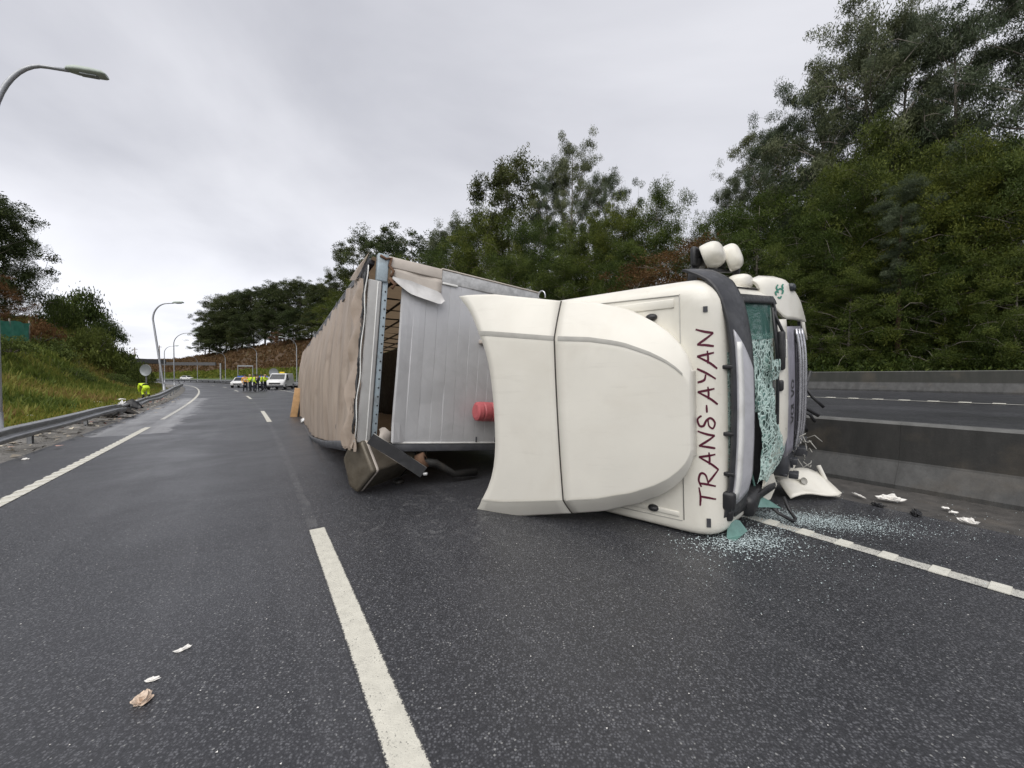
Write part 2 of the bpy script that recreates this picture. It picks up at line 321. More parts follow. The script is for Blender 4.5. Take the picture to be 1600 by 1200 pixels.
def mat_leaf(name, stops, trans=.28, rough=.5):
    m = bpy.data.materials.new(name); m.use_nodes = True; nt = m.node_tree; L = nt.links.new; b = nt.nodes['Principled BSDF']; out = nt.nodes['Material Output']
    a = nt.nodes.new('ShaderNodeAttribute'); a.attribute_name = 'tint'; c = ramp(nt, a.outputs['Fac'], stops)
    oi = nt.nodes.new('ShaderNodeObjectInfo'); c = mixc(nt, 1.0, c, ramp(nt, oi.outputs['Random'], [(0, (.72, .80, .74)), (.5, (1, 1, 1)), (1, (1.30, 1.16, .92))]), 'MULTIPLY')
    L(c, b.inputs['Base Color']); b.inputs['Roughness'].default_value = rough; b.inputs['Specular IOR Level'].default_value = .14
    tr = nt.nodes.new('ShaderNodeBsdfTranslucent'); L(c, tr.inputs[0]); mx = nt.nodes.new('ShaderNodeMixShader'); mx.inputs[0].default_value = trans
    L(b.outputs[0], mx.inputs[1]); L(tr.outputs[0], mx.inputs[2]); L(mx.outputs[0], out.inputs[0]); return m
M['leaf_euc'] = mat_leaf('eucalyptus_leaves', [(0, (.045, .058, .034)), (.5, (.090, .112, .064)), (1, (.175, .20, .13))])
M['leaf_dense'] = mat_leaf('acacia_leaves', [(0, (.026, .040, .010)), (.5, (.068, .094, .020)), (1, (.145, .175, .042))])
M['leaf_oak'] = mat_leaf('broadleaf_leaves', [(0, (.026, .036, .013)), (.6, (.058, .075, .026)), (1, (.105, .12, .045))])
M['leaf_brown'] = mat_leaf('autumn_leaves', [(0, (.09, .045, .02)), (.5, (.16, .08, .035)), (1, (.24, .13, .06))])
M['leaf_bush'] = mat_leaf('bush_leaves', [(0, (.045, .065, .02)), (.5, (.11, .15, .04)), (1, (.20, .235, .075))])
M['grass'] = mat_leaf('grass_blades', [(0, (.07, .105, .022)), (.35, (.15, .19, .038)), (.6, (.28, .27, .065)), (.82, (.29, .205, .08)), (1, (.23, .125, .06))], .35)
M['bracken'] = mat_leaf('bracken_fronds', [(0, (.06, .07, .028)), (.5, (.105, .075, .045)), (1, (.145, .095, .065))], .3)
M['bark'] = simple('pale_bark', (.22, .195, .165), .85, 0, .4, 6, (.05, .035, .03), .6, .4)
M['barkred'] = simple('reddish_bark', (.06, .028, .018), .85, 0, .4, 6, (.04, .025, .02), .6, .4)
def mat_tarp():
    m, nt, b = nmat('beige_tarp'); L = nt.links.new
    t = nt.nodes.new('ShaderNodeTexCoord'); mp = nt.nodes.new('ShaderNodeMapping'); L(t.outputs['Object'], mp.inputs[0]); mp.inputs['Scale'].default_value = (1, 3.0, .55)
    n = nt.nodes.new('ShaderNodeTexNoise'); L(mp.outputs[0], n.inputs['Vector']); n.inputs['Scale'].default_value = 1.8; n.inputs['Detail'].default_value = 8; n.inputs['Roughness'].default_value = .6
    c = ramp(nt, n.outputs['Fac'], [(.28, (.30, .24, .19)), (.5, (.42, .345, .285)), (.75, (.50, .42, .35))])
    c = mixc(nt, ramp(nt, noise(nt, 1.1, 9, .7, dist=.8), [(.56, 0.0), (.76, .5)]), c, (.16, .115, .085))
    L(c, b.inputs['Base Color']); b.inputs['Roughness'].default_value = .5; bump(nt, b, noise(nt, 12, 5), .2, .02)
    tr = nt.nodes.new('ShaderNodeBsdfTranslucent'); tr.inputs[0].default_value = (.42, .31, .20, 1); mx = nt.nodes.new('ShaderNodeMixShader'); mx.inputs[0].default_value = .22
    L(b.outputs[0], mx.inputs[1]); L(tr.outputs[0], mx.inputs[2]); L(mx.outputs[0], nt.nodes['Material Output'].inputs[0]); return m
M['tarp'] = mat_tarp()
def mat_crazed(name, dens=26, clear=.35):
    m, nt, b = nmat(name); L = nt.links.new
    t = nt.nodes.new('ShaderNodeTexCoord'); wv = nt.nodes.new('ShaderNodeTexNoise'); L(t.outputs['Object'], wv.inputs['Vector']); wv.inputs['Scale'].default_value = 5
    ad = nt.nodes.new('ShaderNodeVectorMath'); ad.operation = 'MULTIPLY_ADD'; L(wv.outputs['Color'], ad.inputs[0]); ad.inputs[1].default_value = (.18, .18, .18); L(t.outputs['Object'], ad.inputs[2])
    e = []
    for sc in (dens, dens*.42):
        v = nt.nodes.new('ShaderNodeTexVoronoi'); v.feature = 'DISTANCE_TO_EDGE'; v.inputs['Scale'].default_value = sc; L(ad.outputs[0], v.inputs['Vector']); e.append(v.outputs['Distance'])
    cell = nt.nodes.new('ShaderNodeTexVoronoi'); cell.inputs['Scale'].default_value = dens; L(ad.outputs[0], cell.inputs['Vector']); cc = nt.nodes.new('ShaderNodeSeparateColor'); L(cell.outputs['Color'], cc.inputs[0])
    crack = math_(nt, 'MAXIMUM', ramp(nt, e[0], [(.04, 1.0), (.16, 0.0)]), ramp(nt, e[1], [(.02, 1.0), (.07, 0.0)]))
    op = math_(nt, 'MAXIMUM', crack, ramp(nt, cc.outputs[0], [(clear-.12, .25), (clear+.25, .92)]))
    c = mixc(nt, cc.outputs[1], (.08, .20, .175), (.33, .50, .45)); c = mixc(nt, crack, c, (.55, .70, .65))
    L(c, b.inputs['Base Color']); b.inputs['Roughness'].default_value = .18; L(op, b.inputs['Alpha']); bump(nt, b, e[0], .8, .02); return m
M['crazed'] = mat_crazed('crazed_windscreen', 19, .52); 
def mat_glass(name, col=(.45, .62, .58), alpha=.28):
    m, nt, b = nmat(name); b.inputs['Base Color'].default_value = (*col, 1); b.inputs['Roughness'].default_value = .05; b.inputs['Alpha'].default_value = alpha; return m
M['glass'] = mat_glass('tinted_glass', (.10, .24, .21), .55)
M['shard'] = simple('broken_safety_glass', (.60, .70, .71), .15, 0, .2, 30)
def mat_net():
    m, nt, b = nmat('green_windbreak_net'); c = ramp(nt, noise(nt, 3, 5), [(.3, (.02, .15, .10)), (.7, (.05, .26, .18))]); nt.links.new(c, b.inputs['Base Color']); b.inputs['Roughness'].default_value = .8; return m
M['net'] = mat_net()
# ---------------------------------------------------------------- the road's own coordinates: s along, o across (right positive)
_S = np.arange(-60, 500, .5); _H = np.zeros(len(_S))
for i, s in enumerate(_S):
    _H[i] = radians(33.4 + (0 if s < 0 else .12*min(s, 70) + .25*max(0, min(s, 300)-70)))
_X = np.concatenate([[0], np.cumsum(-np.sin(_H)*.5)[:-1]]); _Y = np.concatenate([[0], np.cumsum(np.cos(_H)*.5)[:-1]])
_i0 = int(np.argmin(abs(_S))); _X += -.425-_X[_i0]; _Y += 1.52-_Y[_i0]
def P(s, o, z=0.0):
    x = np.interp(s, _S, _X); y = np.interp(s, _S, _Y); t = np.interp(s, _S, _H)
    return Vector((float(x+o*cos(t)), float(y+o*sin(t)), z))
def head(s): return float(np.interp(s, _S, _H))
def at_px(px, o, smax=190):
    """station along the road, at offset o, whose compass bearing from the viewpoint is that of column px (first one met)"""
    r = (px-800)/600; prev = None
    for s in np.arange(-20, smax, .25):
        p = P(s, o)
        if p.y < .5: prev = None; continue
        d = p.x/p.y - r
        if prev is not None and prev*d <= 0 and abs(d-prev) < .5: return float(s)
        prev = d
    return None
def road_sheet(name, s0, s1, o0, o1, zf, mat, ds=2.0, no=10, uv=True, **k):
    ss = np.unique(np.concatenate([np.arange(s0, s1, ds), [s1]])); oo = np.linspace(o0, o1, no+1)
    b = MB(); b.grid([[P(s, o, zf(s, o)) for o in oo] for s in ss], smooth=True)
    me = b.mesh(name, mat)
    u = me.uv_layers.new(name='so'); co = [(s, o) for s in ss for o in oo]; 
    for l in me.loops: u.data[l.index].uv = co[l.vertex_index]
    return link(name, me, **k)
# ---------------------------------------------------------------- ground and roads
b = MB(); R_ = 3000; b.add([(-R_, -R_, -.35), (R_, -R_, -.35), (R_, R_, -.35), (-R_, R_, -.35)], [(0, 1, 2, 3)]); b.build('ground', M['earth'], kind='structure')
road_sheet('road', -40, 320, -4.25, 5.66, lambda s, o: 0.0, M['asphalt'], kind='structure')
def oz(o): return .45 + (o-7.3)*.052
road_sheet('opposite_road', -40, 320, 7.25, 18.1, lambda s, o: oz(o)*(1 if s < 40 else max(0.05, 1-(s-40)/40)), M['asphalt2'], kind='structure')
def strip(name, s0, s1, oc, w, z, mat, ds=1.0, thick=.004, **k):
    b = MB(); ss = np.unique(np.concatenate([np.arange(s0, s1, ds), [s1]]))
    zz = z if callable(z) else (lambda s, o: z)
    b.grid([[P(s, oc-w/2, zz(s, oc)), P(s, oc+w/2, zz(s, oc))] for s in ss], smooth=False); b.nlu = 2*len(ss)
    return b, k
for k_, (a, c) in enumerate([(-2.2, 2.82), (13.9, 18.9), (30.3, 35.3), (46.7, 51.7), (63.1, 68.1), (79.5, 84.5)]):
    b, _ = strip('', a, c, 0, .16 if k_ else .155, .004, None, .5); b.build('lane_dash', M['line'], kind='structure')
def ribs(b, s0, s1, oc, w, z, step=.5, ln=.11, h=.008, skew=.0):
    s = s0
    while s < s1:
        q = [P(s, oc-w/2, z), P(s+skew, oc+w/2, z), P(s+skew+ln, oc+w/2, z), P(s+ln, oc-w/2, z)]; zz = z if not callable(z) else z
        b.add(q + [v + Vector((0, 0, h)) for v in q], [(4, 5, 6, 7), (0, 1, 5, 4), (1, 2, 6, 5), (2, 3, 7, 6), (3, 0, 4, 7)], mi=1)
        s += step
b, _ = strip('', -30, 14.4, -3.1, .16, .004, None); ribs(b, -2, 14.2, -3.1, .16, .004, .30, .13, .007, .08); b.build('edge_line', [M['line'], M['rib']], kind='structure')
b, _ = strip('', 17.0, 27, -3.1, .16, .004, None); b.build('edge_line', [M['linew'], M['rib']], kind='structure')
b, _ = strip('', 27, 200, -3.1, .16, .004, None); b.build('edge_line', [M['line'], M['rib']], kind='structure')
b, _ = strip('', -30, 120, 4.02, .17, .004, None); ribs(b, -12, 30, 4.02, .17, .004, .30, .10, .007); b.build('edge_line', [M['linew'], M['rib']], kind='structure')
b, _ = strip('', -30, 70, 15.0, .24, lambda s, o: oz(o)*(1 if s < 40 else max(.05, 1-(s-40)/40))+.006, None)
s = -30
while s < 40: 
    q = [P(s, 14.9, oz(15)+.01), P(s, 15.12, oz(15)+.01), P(s+.2, 15.12, oz(15)+.01), P(s+.2, 14.9, oz(15)+.01)]
    b.add(q + [v+Vector((0, 0, .015)) for v in q], [(4, 5, 6, 7), (0, 1, 5, 4), (1, 2, 6, 5), (2, 3, 7, 6), (3, 0, 4, 7)], mi=1); s += .55
b.build('edge_line', [M['linew'], M['rib']], kind='structure')
b, _ = strip('', 34, 110, 9.2, .15, lambda s, o: .012 + oz(o)*(1 if s < 40 else max(.05, 1-(s-40)/40)), None); b.build('edge_line', [M['line'], M['rib']], kind='structure')
# gutter strip at the foot of the barrier, sunk a little below the road
road_sheet('gutter', -40, 60, 5.66, 7.3, lambda s, o: -.028 + .02*(o > 6.6), M['gutter'], no=6, kind='structure')
# ---------------------------------------------------------------- concrete barriers (cast in lengths with joints)
def barrier_section(prof, s0, s1, ob, zb, capn):
    b = MB(); ss = np.linspace(s0+.001, s1-.001, 4)
    rows = [[P(s, ob+o, zb+z) for o, z in prof] for s in ss]
    n = len(prof); b.grid(rows, smooth=False)
    for k, f in enumerate(b.f): pass
    mi = []
    for i in range(len(ss)-1):
        for j in range(n-1): mi.append(capn[j])
    b.m = mi
    for r in (rows[0], rows[-1]): b.add(r, [tuple(range(n))], mi=1)
    return b
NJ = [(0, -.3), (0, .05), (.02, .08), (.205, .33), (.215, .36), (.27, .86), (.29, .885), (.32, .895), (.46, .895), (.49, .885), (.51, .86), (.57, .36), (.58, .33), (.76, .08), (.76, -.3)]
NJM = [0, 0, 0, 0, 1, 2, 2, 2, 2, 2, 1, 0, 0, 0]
br = empty('median_barrier', P(0, 6.85), label='concrete median barrier with sloping foot beside the overturned cab', cat='barrier')
def add_sections(root, prof, pm, s0, s1, step, ob, zb, mats, name='barrier_section'):
    s = s0; Mi = Matrix.Translation(-root.location)
    while s < s1-.1:
        b = barrier_section(prof, s, min(s+step, s1), ob, zb, pm); b.v = [tuple(Mi @ Vector(v)) for v in b.v]; b.build(name, mats, root); s += step
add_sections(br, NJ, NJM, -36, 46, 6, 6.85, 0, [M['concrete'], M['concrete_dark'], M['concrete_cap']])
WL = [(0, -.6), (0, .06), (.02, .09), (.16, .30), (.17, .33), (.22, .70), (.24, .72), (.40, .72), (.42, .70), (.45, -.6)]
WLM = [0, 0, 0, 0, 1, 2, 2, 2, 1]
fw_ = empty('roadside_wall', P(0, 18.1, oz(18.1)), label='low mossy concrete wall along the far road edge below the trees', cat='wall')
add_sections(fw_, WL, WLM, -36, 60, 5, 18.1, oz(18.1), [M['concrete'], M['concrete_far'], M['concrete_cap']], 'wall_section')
# ---------------------------------------------------------------- terrain
def fbm(x, y, sc, oct=4):
    v = 0; a = 1
    for k in range(oct): v += a*mnoise.noise(Vector((x*sc, y*sc, 3.7*k))); sc *= 2; a *= .5
    return v
RS = [-60, 20, 30, 38, 45, 52, 58, 63, 68, 73, 82, 100, 320]; RH = [2.6, 3.0, 3.2, 3.7, 4.3, 5.2, 6.6, 7.4, 6.0, 4.2, 3.4, 3.0, 2.5]
def zl(s, o):
    """left cutting: verge, slope, crest, plateau"""
    H = float(np.interp(s, RS, RH)); d = -o
    base = np.interp(d, [4.25, 4.8, 6.2, 7.6, 8.6], [-.03, .0, .12, .42, .75])
    if d > 8.6:
        t = min(1, (d-8.6)/4.6); base = .75 + (H-.75)*(t*t*(3-2*t)*.55+t*.45)
        if d > 13.2: base += (d-13.2)*.09
    p = P(s, o); return float(base) + fbm(p.x, p.y, .35)*.16*min(1, max(0, (d-6)/3))
b = MB(); ss = np.arange(-40, 130, 1.0); oo = [-4.25, -4.8, -5.5, -6.2, -6.6, -7.1, -7.6, -8.1, -8.6, -9.2, -9.8, -10.5, -11.2, -12, -12.8, -13.6, -15, -18, -24, -34, -50]
b.grid([[P(s, o, zl(s, o)) for o in oo] for s in ss])
nc = len(oo)-1; b.m = [1 if oo[j] > -6.2 else 0 for i in range(len(ss)-1) for j in range(nc)]
b.build('hillside', [M['verge'], M['gravel']], kind='structure')
def zr(s, o):
    """right: forest floor, and farther on the hill with its bracken"""
    base = 1.05 + max(0, o-18.6)*.03
    k = min(1, max(0, (s-72)/45)); k = k*k*(3-2*k); k *= 1-.45*min(1, max(0, (s-150)/60))
    if s > 45: base *= max(.35, 1-(s-45)/60)
    h = float(np.interp(o, [18.6, 20, 26, 36, 46, 60, 120], [0, .4, 3.2, 10.5, 15, 17, 18]))
    p = P(s, o); return base + k*h + fbm(p.x, p.y, .12)*.5*min(1, max(0, (o-19)/6))
b = MB(); ss = np.arange(-40, 300, 3.0); oo = [18.5, 19.3, 20.5, 22, 24, 26, 28, 30, 33, 36, 40, 45, 52, 60, 80, 120]
b.grid([[P(s, o, zr(s, o)) for o in oo] for s in ss])
nc = len(oo)-1; b.m = [(2 if ss[i] < 66 else (1 if oo[j] < 26 else 0)) for i in range(len(ss)-1) for j in range(nc)]
b.build('hill', [M['hill'], M['hillgrass'], M['forestfloor']], kind='structure')
# ================================================================ overturned tractor unit
# its own axes: x forward, y from the roof down to the wheels, z across (right flank on the road at z = 0)
PHI = radians(5.5); FWD = Vector((.755, -.656, 0)).normalized(); U0 = Vector((-FWD.y*-1, -FWD.x, 0)); U0 = Vector((FWD.y, -FWD.x, 0))
DEP = -U0*cos(PHI) + Vector((0, 0, sin(PHI))); WUP = Vector((0, 0, cos(PHI))) + U0*sin(PHI)
TO = Vector((1.775, 3.655, 0.010))
T = empty('tractor_unit'); T.matrix_world = Matrix(((FWD.x, DEP.x, WUP.x, TO.x), (FWD.y, DEP.y, WUP.y, TO.y), (FWD.z, DEP.z, WUP.z, TO.z), (0, 0, 0, 1)))
tag(T, 'cream lorry cab lying on its side with burgundy lettering and smashed windscreen', 'lorry')
WD = 2.44
KEY = [(-2.2, 0, .16, 0), (-1.6, 0, .16, 0), (-1.0, 0, .16, 0), (-.5, 0, .16, 0), (-.15, 0, .17, 0), (-.05, .0, .19, 0), (.0, .004, .2, .0), (.045, .011, .22, 0), (.09, .026, .24, 0), (.13, .046, .25, 0), (.165, .074, .27, 0), (.195, .11, .28, .005),
       (.22, .16, .28, .01), (.238, .22, .29, .02), (.24, .28, .3, .02), (.25, .34, .3, .025), (.295, .57, .3, .035), (.342, .8, .3, .04), (.388, 1.04, .3, .045), (.438, 1.28, .3, .05), (.452, 1.33, .3, .05), (.478, 1.40, .3, .05), (.50, 1.50, .3, .05),
       (.516, 1.60, .3, .05), (.528, 1.70, .3, .05), (.54, 1.80, .3, .05), (.555, 2.0, .3, .05), (.57, 2.2, .3, .05), (.58, 2.34, .3, .05), (.588, 2.42, .3, .05), (.595, 2.6, .3, .05), (.59, 2.75, .28, .05), (.56, 2.84, .25, .04), (.46, 2.9, .2, .03)]
KP = [Vector((k[0], k[1])) for k in KEY]
def _nrm(i):
    t = (KP[min(i+1, len(KP)-1)] - KP[max(i-1, 0)]).normalized(); return Vector((t.y, -t.x))   # outward: up over the roof, forward at the face
KN = [_nrm(i) for i in range(len(KP))]
def shell(fi, w, off=0.0):
    """point of the cab skin at (fractional) profile row fi and width w"""
    i = max(0, min(len(KP)-2, int(fi))); f = fi-i
    p = KP[i].lerp(KP[i+1], f); n = KN[i].lerp(KN[i+1], f).normalized(); R = KEY[i][2]*(1-f)+KEY[i+1][2]*f; B = KEY[i][3]*(1-f)+KEY[i+1][3]*f
    R *= .42 if w < WD/2 else 1
    e = max(0, min(w, WD-w)); ins = R - sqrt(max(0, R*R-(R-e)**2)) if e < R else 0
    q = p - n*(ins - off) + n*B*(1-((w-WD/2)/(WD/2))**2)
    return Vector((q.x, q.y, w))
def row_at_d(d):
    for i in range(len(KP)-1):
        if KP[i].y <= d <= KP[i+1].y and KP[i+1].y > KP[i].y: return i + (d-KP[i].y)/(KP[i+1].y-KP[i].y)
    return len(KP)-1
ENDC = [0, .012, .03, .06, .1, .15, .21, .28]
WS = ENDC + [.4, .6, .8, 1.0, 1.22, 1.44, 1.64, 1.84, 2.04] + [WD-x for x in ENDC[::-1]]
def patch(d0, d1, w0, w1, off=0, nr=8, nw=20, rows=None):
    r0, r1 = (row_at_d(d0), row_at_d(d1)) if rows is None else rows
    return [[shell(r0+(r1-r0)*i/nr, w0+(w1-w0)*j/nw, off) for j in range(nw+1)] for i in range(nr+1)]
# --- cab body: roof, header, flanks, rear wall
ih = 14
b = MB(); b.grid([[shell(i, w) for w in WS] for i in range(ih+1)])
rr = [row_at_d(x) for x in np.linspace(.28, 1.33, 12)]
for lo, hi in ((0, .17), (WD-.17, WD)):      # A-pillars each side of the glass
    cols = [w for w in WS if lo-.001 <= w <= hi+.001] + ([hi] if lo == 0 else [lo]); cols = sorted(set(round(c, 4) for c in cols))
    b.grid([[shell(r, w) for w in cols] for r in rr])
for w in (0.0, WD):                            # flanks: whole side outline, closed at the rear
    poly = [shell(i, w) for i in range(0, 34)] + [Vector((.2, 2.9, w)), Vector((-.3, 2.62, w)), Vector((-1.3, 2.62, w)), Vector((-2.2+.16, 2.35, w))]
    b.add(poly, [tuple(range(len(poly)))])
back = [Vector((-2.2, .16, 0)), Vector((-2.2, .16, WD)), Vector((-2.2, 2.35, WD)), Vector((-2.2, 2.35, 0))]
b.add([shell(0, w) for w in WS] + [Vector((-2.2, 2.35, w)) for w in WS[::-1]], [tuple(range(2*len(WS)))])
for w0, w1 in ((0, WD),): b.add([(-2.2, 2.35, 0), (-2.2, 2.35, WD), (-1.3, 2.62, WD), (-1.3, 2.62, 0), (.3, 2.62, WD), (.3, 2.62, 0)], [(0, 1, 2, 3), (3, 2, 4, 5)])
b.build('cab_body', M['cream'], T)
# dark cavity behind the glass: dashboard, roof lining, rear bulkhead, steering wheel
b = MB(); b.add([(.12, .14, .06), (.12, .14, 2.38), (-2.1, .08, 2.38), (-2.1, .08, .06), (.4, 1.5, .06), (.4, 1.5, 2.38), (-2.1, 2.3, .06), (-2.1, 2.3, 2.38)], [(0, 1, 2, 3), (2, 3, 6, 7), (4, 5, 7, 6), (0, 3, 6, 4), (1, 2, 7, 5)])
b.build('cab_lining', M['darkgrey'], T)
b = MB(); b.rbox((.24, 1.22, 1.22), (.30, .34, 2.1), .05); b.build('dashboard', M['black'], T)
b = MB()
for k in range(33):
    pass
ring = [(.02+.20*cos(t)*.45, .98-.20*cos(t)*.9, 1.85+.21*sin(t)) for t in np.linspace(0, 2*pi, 25)]
b.tube(ring, .015, 6, cap=False); b.tube([(.12, 1.15, 1.85), (.02, .98, 1.85)], .03, 6); b.build('steering_wheel', M['black'], T)
for w in (.62, 1.82):
    b = MB(); b.rbox((-.75, 1.15, w), (.18, .95, .5), .06); b.rbox((-.5, 1.62, w), (.5, .16, .5), .06); b.build('seat', M['darkgrey'], T)
# side windows, doors and grab handles on the flank that now faces the sky
b = MB(); b.rbox((-.45, .95, WD+.002), (.85, .75, .012), .004); b.build('side_window', M['glassdark'], T)
b = MB(); b.rbox((-.45, 2.0, WD+.01), (.3, .07, .03), .01); b.build('door_handle', M['black'], T)
# --- roof seams and raised borders
b = MB()
def seam(pts, r=.006): b.tube([(x, y, z) for x, y, z in pts], r, 5)
seam([(-.115, -.001, .14), (-.112, -.001, 2.31)], .0055); seam([(-1.5, -.002, 2.335), (-.12, -.002, 2.30)], .005); seam([(-1.5, -.002, .10), (-.13, -.002, .13)], .005)
seam([(-.70, -.002, 2.155), (-.40, -.002, 2.125)], .005)
b.build('roof_seam', M['strip'], T)
for z0, z1, x0 in ((2.19, 2.275, -1.4), (.165, .215, -1.4)):
    b = MB(); b.rbox(((x0-.16)/2, -.002, (z0+z1)/2), (-.16-x0, .022, z1-z0), .008); b.build('roof_rib', M['cream'], T)
for x, z in ((-.372, 2.123), (-.409, .20)):      # black marker pods
    b = MB(); bm = bmesh.new(); bmesh.ops.create_icosphere(bm, subdivisions=3, radius=1)
    vs = [Vector((v.co.x*.055, v.co.y*.045-.012, v.co.z*.035)) + Vector((x, 0, z)) for v in bm.verts]; fs = [[q.index for q in f.verts] for f in bm.faces]; bm.free(); b.add(vs, fs, True)
    b.build('marker_lamp', M['black'], T)
for w, l in ((.155, .085), (2.15, .05)):        # small clearance lamps on the header
    b = MB(); a0 = row_at_d(.030); P_ = [[shell(a0+x, w+y, .004) for y in (-l/2, l/2)] for x in (-.4, .4)]; b.grid(P_, False, .006)
    o_ = b.build('clearance_lamp', M['darkgrey'], T)
b = MB(); b.tube([(-1.66+.05*cos(t), -.02, 2.50+.06*sin(t)) for t in np.linspace(-.5, pi+.5, 12)], .008, 6); b.build('lifting_eye', M['chrome'], T)
# --- roof air deflector in two mouldings
def _tab(x, xs, ys): return float(np.interp(x, xs, ys))
def dfl(a, v):
    hw = _tab(a, [-2.1, -1.8, -1.1, -.8, -.5, -.3, -.18, -.09, -.04, -.012, 0], [1.265, 1.24, 1.105, 1.06, .96, .84, .74, .63, .54, .46, .40])
    dc = _tab(a, [-2.2, -1.8, -1.1, -.5, -.2, -.05, 0], [-.92, -.84, -.63, -.385, -.25, -.175, -.14])
    av = abs(v); k = max(0, (v-.66)/.34) if v > 0 else max(0, (av-.82)/.18); drop = _tab(a, [-2.2, -1.1, -.4, -.1, 0], [.10, .14, .17, .10, .05])
    wc = 1.245 + .02*min(1, max(0, (-a-1.1)/1.1)) if a < -.6 else 1.245 - .06*(a+.6)
    return a, dc + .02*(av/.8)**2*min(1, -a*2+.1) + drop*k**1.15, wc + v*hw
VS = sorted(set([round(x, 4) for x in np.linspace(-.8, .8, 17)] + [.66, .685, -.82] + [s*x for s in (-1, 1) for x in (.84, .88, .92, .96, .985, 1.0)]))
def arear(v): return -1.80 - .45*abs(v)**3.2 + .02*(1-abs(v))
def strip_rows(f0, f1, n, push=0):
    """rows from f = 0 (rear edge) to f = 1 (front lip)"""
    rows = []
    for i in range(n+1):
        f = f0+(f1-f0)*i/n; r = []
        for v in VS:
            if f <= .5: a = arear(v) + (-1.105-arear(v))*(f/.5)
            else: a = -1.09 + 1.09*(1-(1-(f-.5)/.5)**1.6)
            x, y, z = dfl(min(a, 0), v); r.append(Vector((x, y+push, z)))
        rows.append(r)
    return rows
def with_walls(rows, front=False):
    out = []
    for r in rows:
        a = r[0]; z = r[-1]
        out.append([Vector((a.x, max(a.y*.15, a.y+.25), a.z+.05)), Vector((a.x, a.y+.04, a.z+.008))] + r + [Vector((z.x, z.y+.04, z.z-.008)), Vector((z.x, max(z.y*.15, z.y+.25), z.z-.05))])
    if front: out.append([Vector((p.x+.015, .0, p.z)) for p in out[-1]])
    return out
b = MB(); b.grid(with_walls(strip_rows(0, .5, 10)), True, -.012); b.build('rear_fairing', M['cream2'], T)
b = MB(); b.grid(with_walls(strip_rows(.5, 1, 22), True), True, -.01); b.build('roof_deflector', M['cream2'], T)
# dark rubber in the joint, grey trim bands along both edges
b = MB(); r = strip_rows(.5, .5, 1)[0]; b.grid([[p+Vector((x, y, 0)) for p in r] for x, y in ((-.008, .004), (-.006, -.0025), (.006, -.0025), (.008, .004))], True); b.build('joint_seal', M['seal'], T)
for sg, zoff in ((1, 0), (-1, 0)):
    for f0, f1, n in ((0.0, .497, 10), (.505, .93, 20)):
        b = MB(); P_ = []
        for i in range(n+1):
            f = f0+(f1-f0)*i/n; row = []
            for v in (.645, .66, .675, .685) if sg > 0 else (-.83, -.822, -.815, -.81):
                if f <= .5: a = arear(v) + (-1.105-arear(v))*(f/.5)
                else: a = -1.09 + 1.09*(1-(1-(f-.5)/.5)**1.6)
                x, y, z = dfl(a, v); row.append(Vector((x, y-.004, z)))
            P_.append(row)
        b.grid(P_, True); b.build('trim_band', M['strip'] if sg > 0 else M['cream'], T)
for z in (.5, 1.2, 1.9):      # struts that carry the deflector
    b = MB(); b.tube([(-1.75, -.78, z), (-1.98, 0.02, z), (-1.2, -.6, z)], .02, 6); b.build('deflector_strut', M['black'], T)
# --- sun visor over the screen: black shell with a silver face
def vis(w, q, off=0):
    ai = float(np.interp(w, [.10, .2, .51, .9, 1.24, 1.55, 1.82, 2.05, 2.23, 2.35, 2.43, 2.50, 2.55], [.15, .215, .262, .285, .293, .292, .282, .255, .205, .15, .085, -.02, -.12]))
    ao = float(np.interp(w, [.10, .227, .564, .9, 1.2, 1.5, 1.82, 2.05, 2.2, 2.32, 2.42, 2.5, 2.55], [.25, .325, .392, .408, .412, .408, .39, .36, .33, .285, .235, .14, .06]))
    d = .125 + .345*q; g = q**.8 + .10*sin(pi*q)
    return Vector((ai+(ao-ai)*g+off, d, w))
wv = np.concatenate([np.linspace(.10, 2.1, 26), np.linspace(2.15, 2.55, 14)])
b = MB(); b.grid([[vis(w, q) for w in wv] for q in np.linspace(0, 1, 11)], True, -.022); b.build('sun_visor', M['visor'], T)
b = MB(); P_ = []
for q in np.linspace(.10, .84, 11):
    lo = .30 + .16*max(0, q-.1)**1.5; hi = 1.97 - .50*max(0, q-.05)**1.1
    P_.append([vis(w, q, .012) + Vector((0, .0, 0)) for w in np.linspace(lo, hi, 24)])
b.grid(P_, True, -.011); b.build('visor_face', M['silver'], T)
b = MB(); b.grid([[vis(w, q, .019) for w in np.linspace(.36, 1.84, 20)] for q in (.11, .30)], True, -.005); b.build('visor_edge', M['whiteedge'], T)
for w in (.62, 1.0, 1.62):
    b = MB(); b.rbox((.235, .15, w), (.12, .05, .035), .008); b.build('visor_bracket', M['black'], T)
b = MB(); b.rbox((.24, .16, .36), (.12, .10, .18), .03); b.rbox((.22, .2, .2), (.1, .08, .12), .03); b.build('dark_hole_block', M['black'], T)  # black blocks painting in the dark hole under the visor
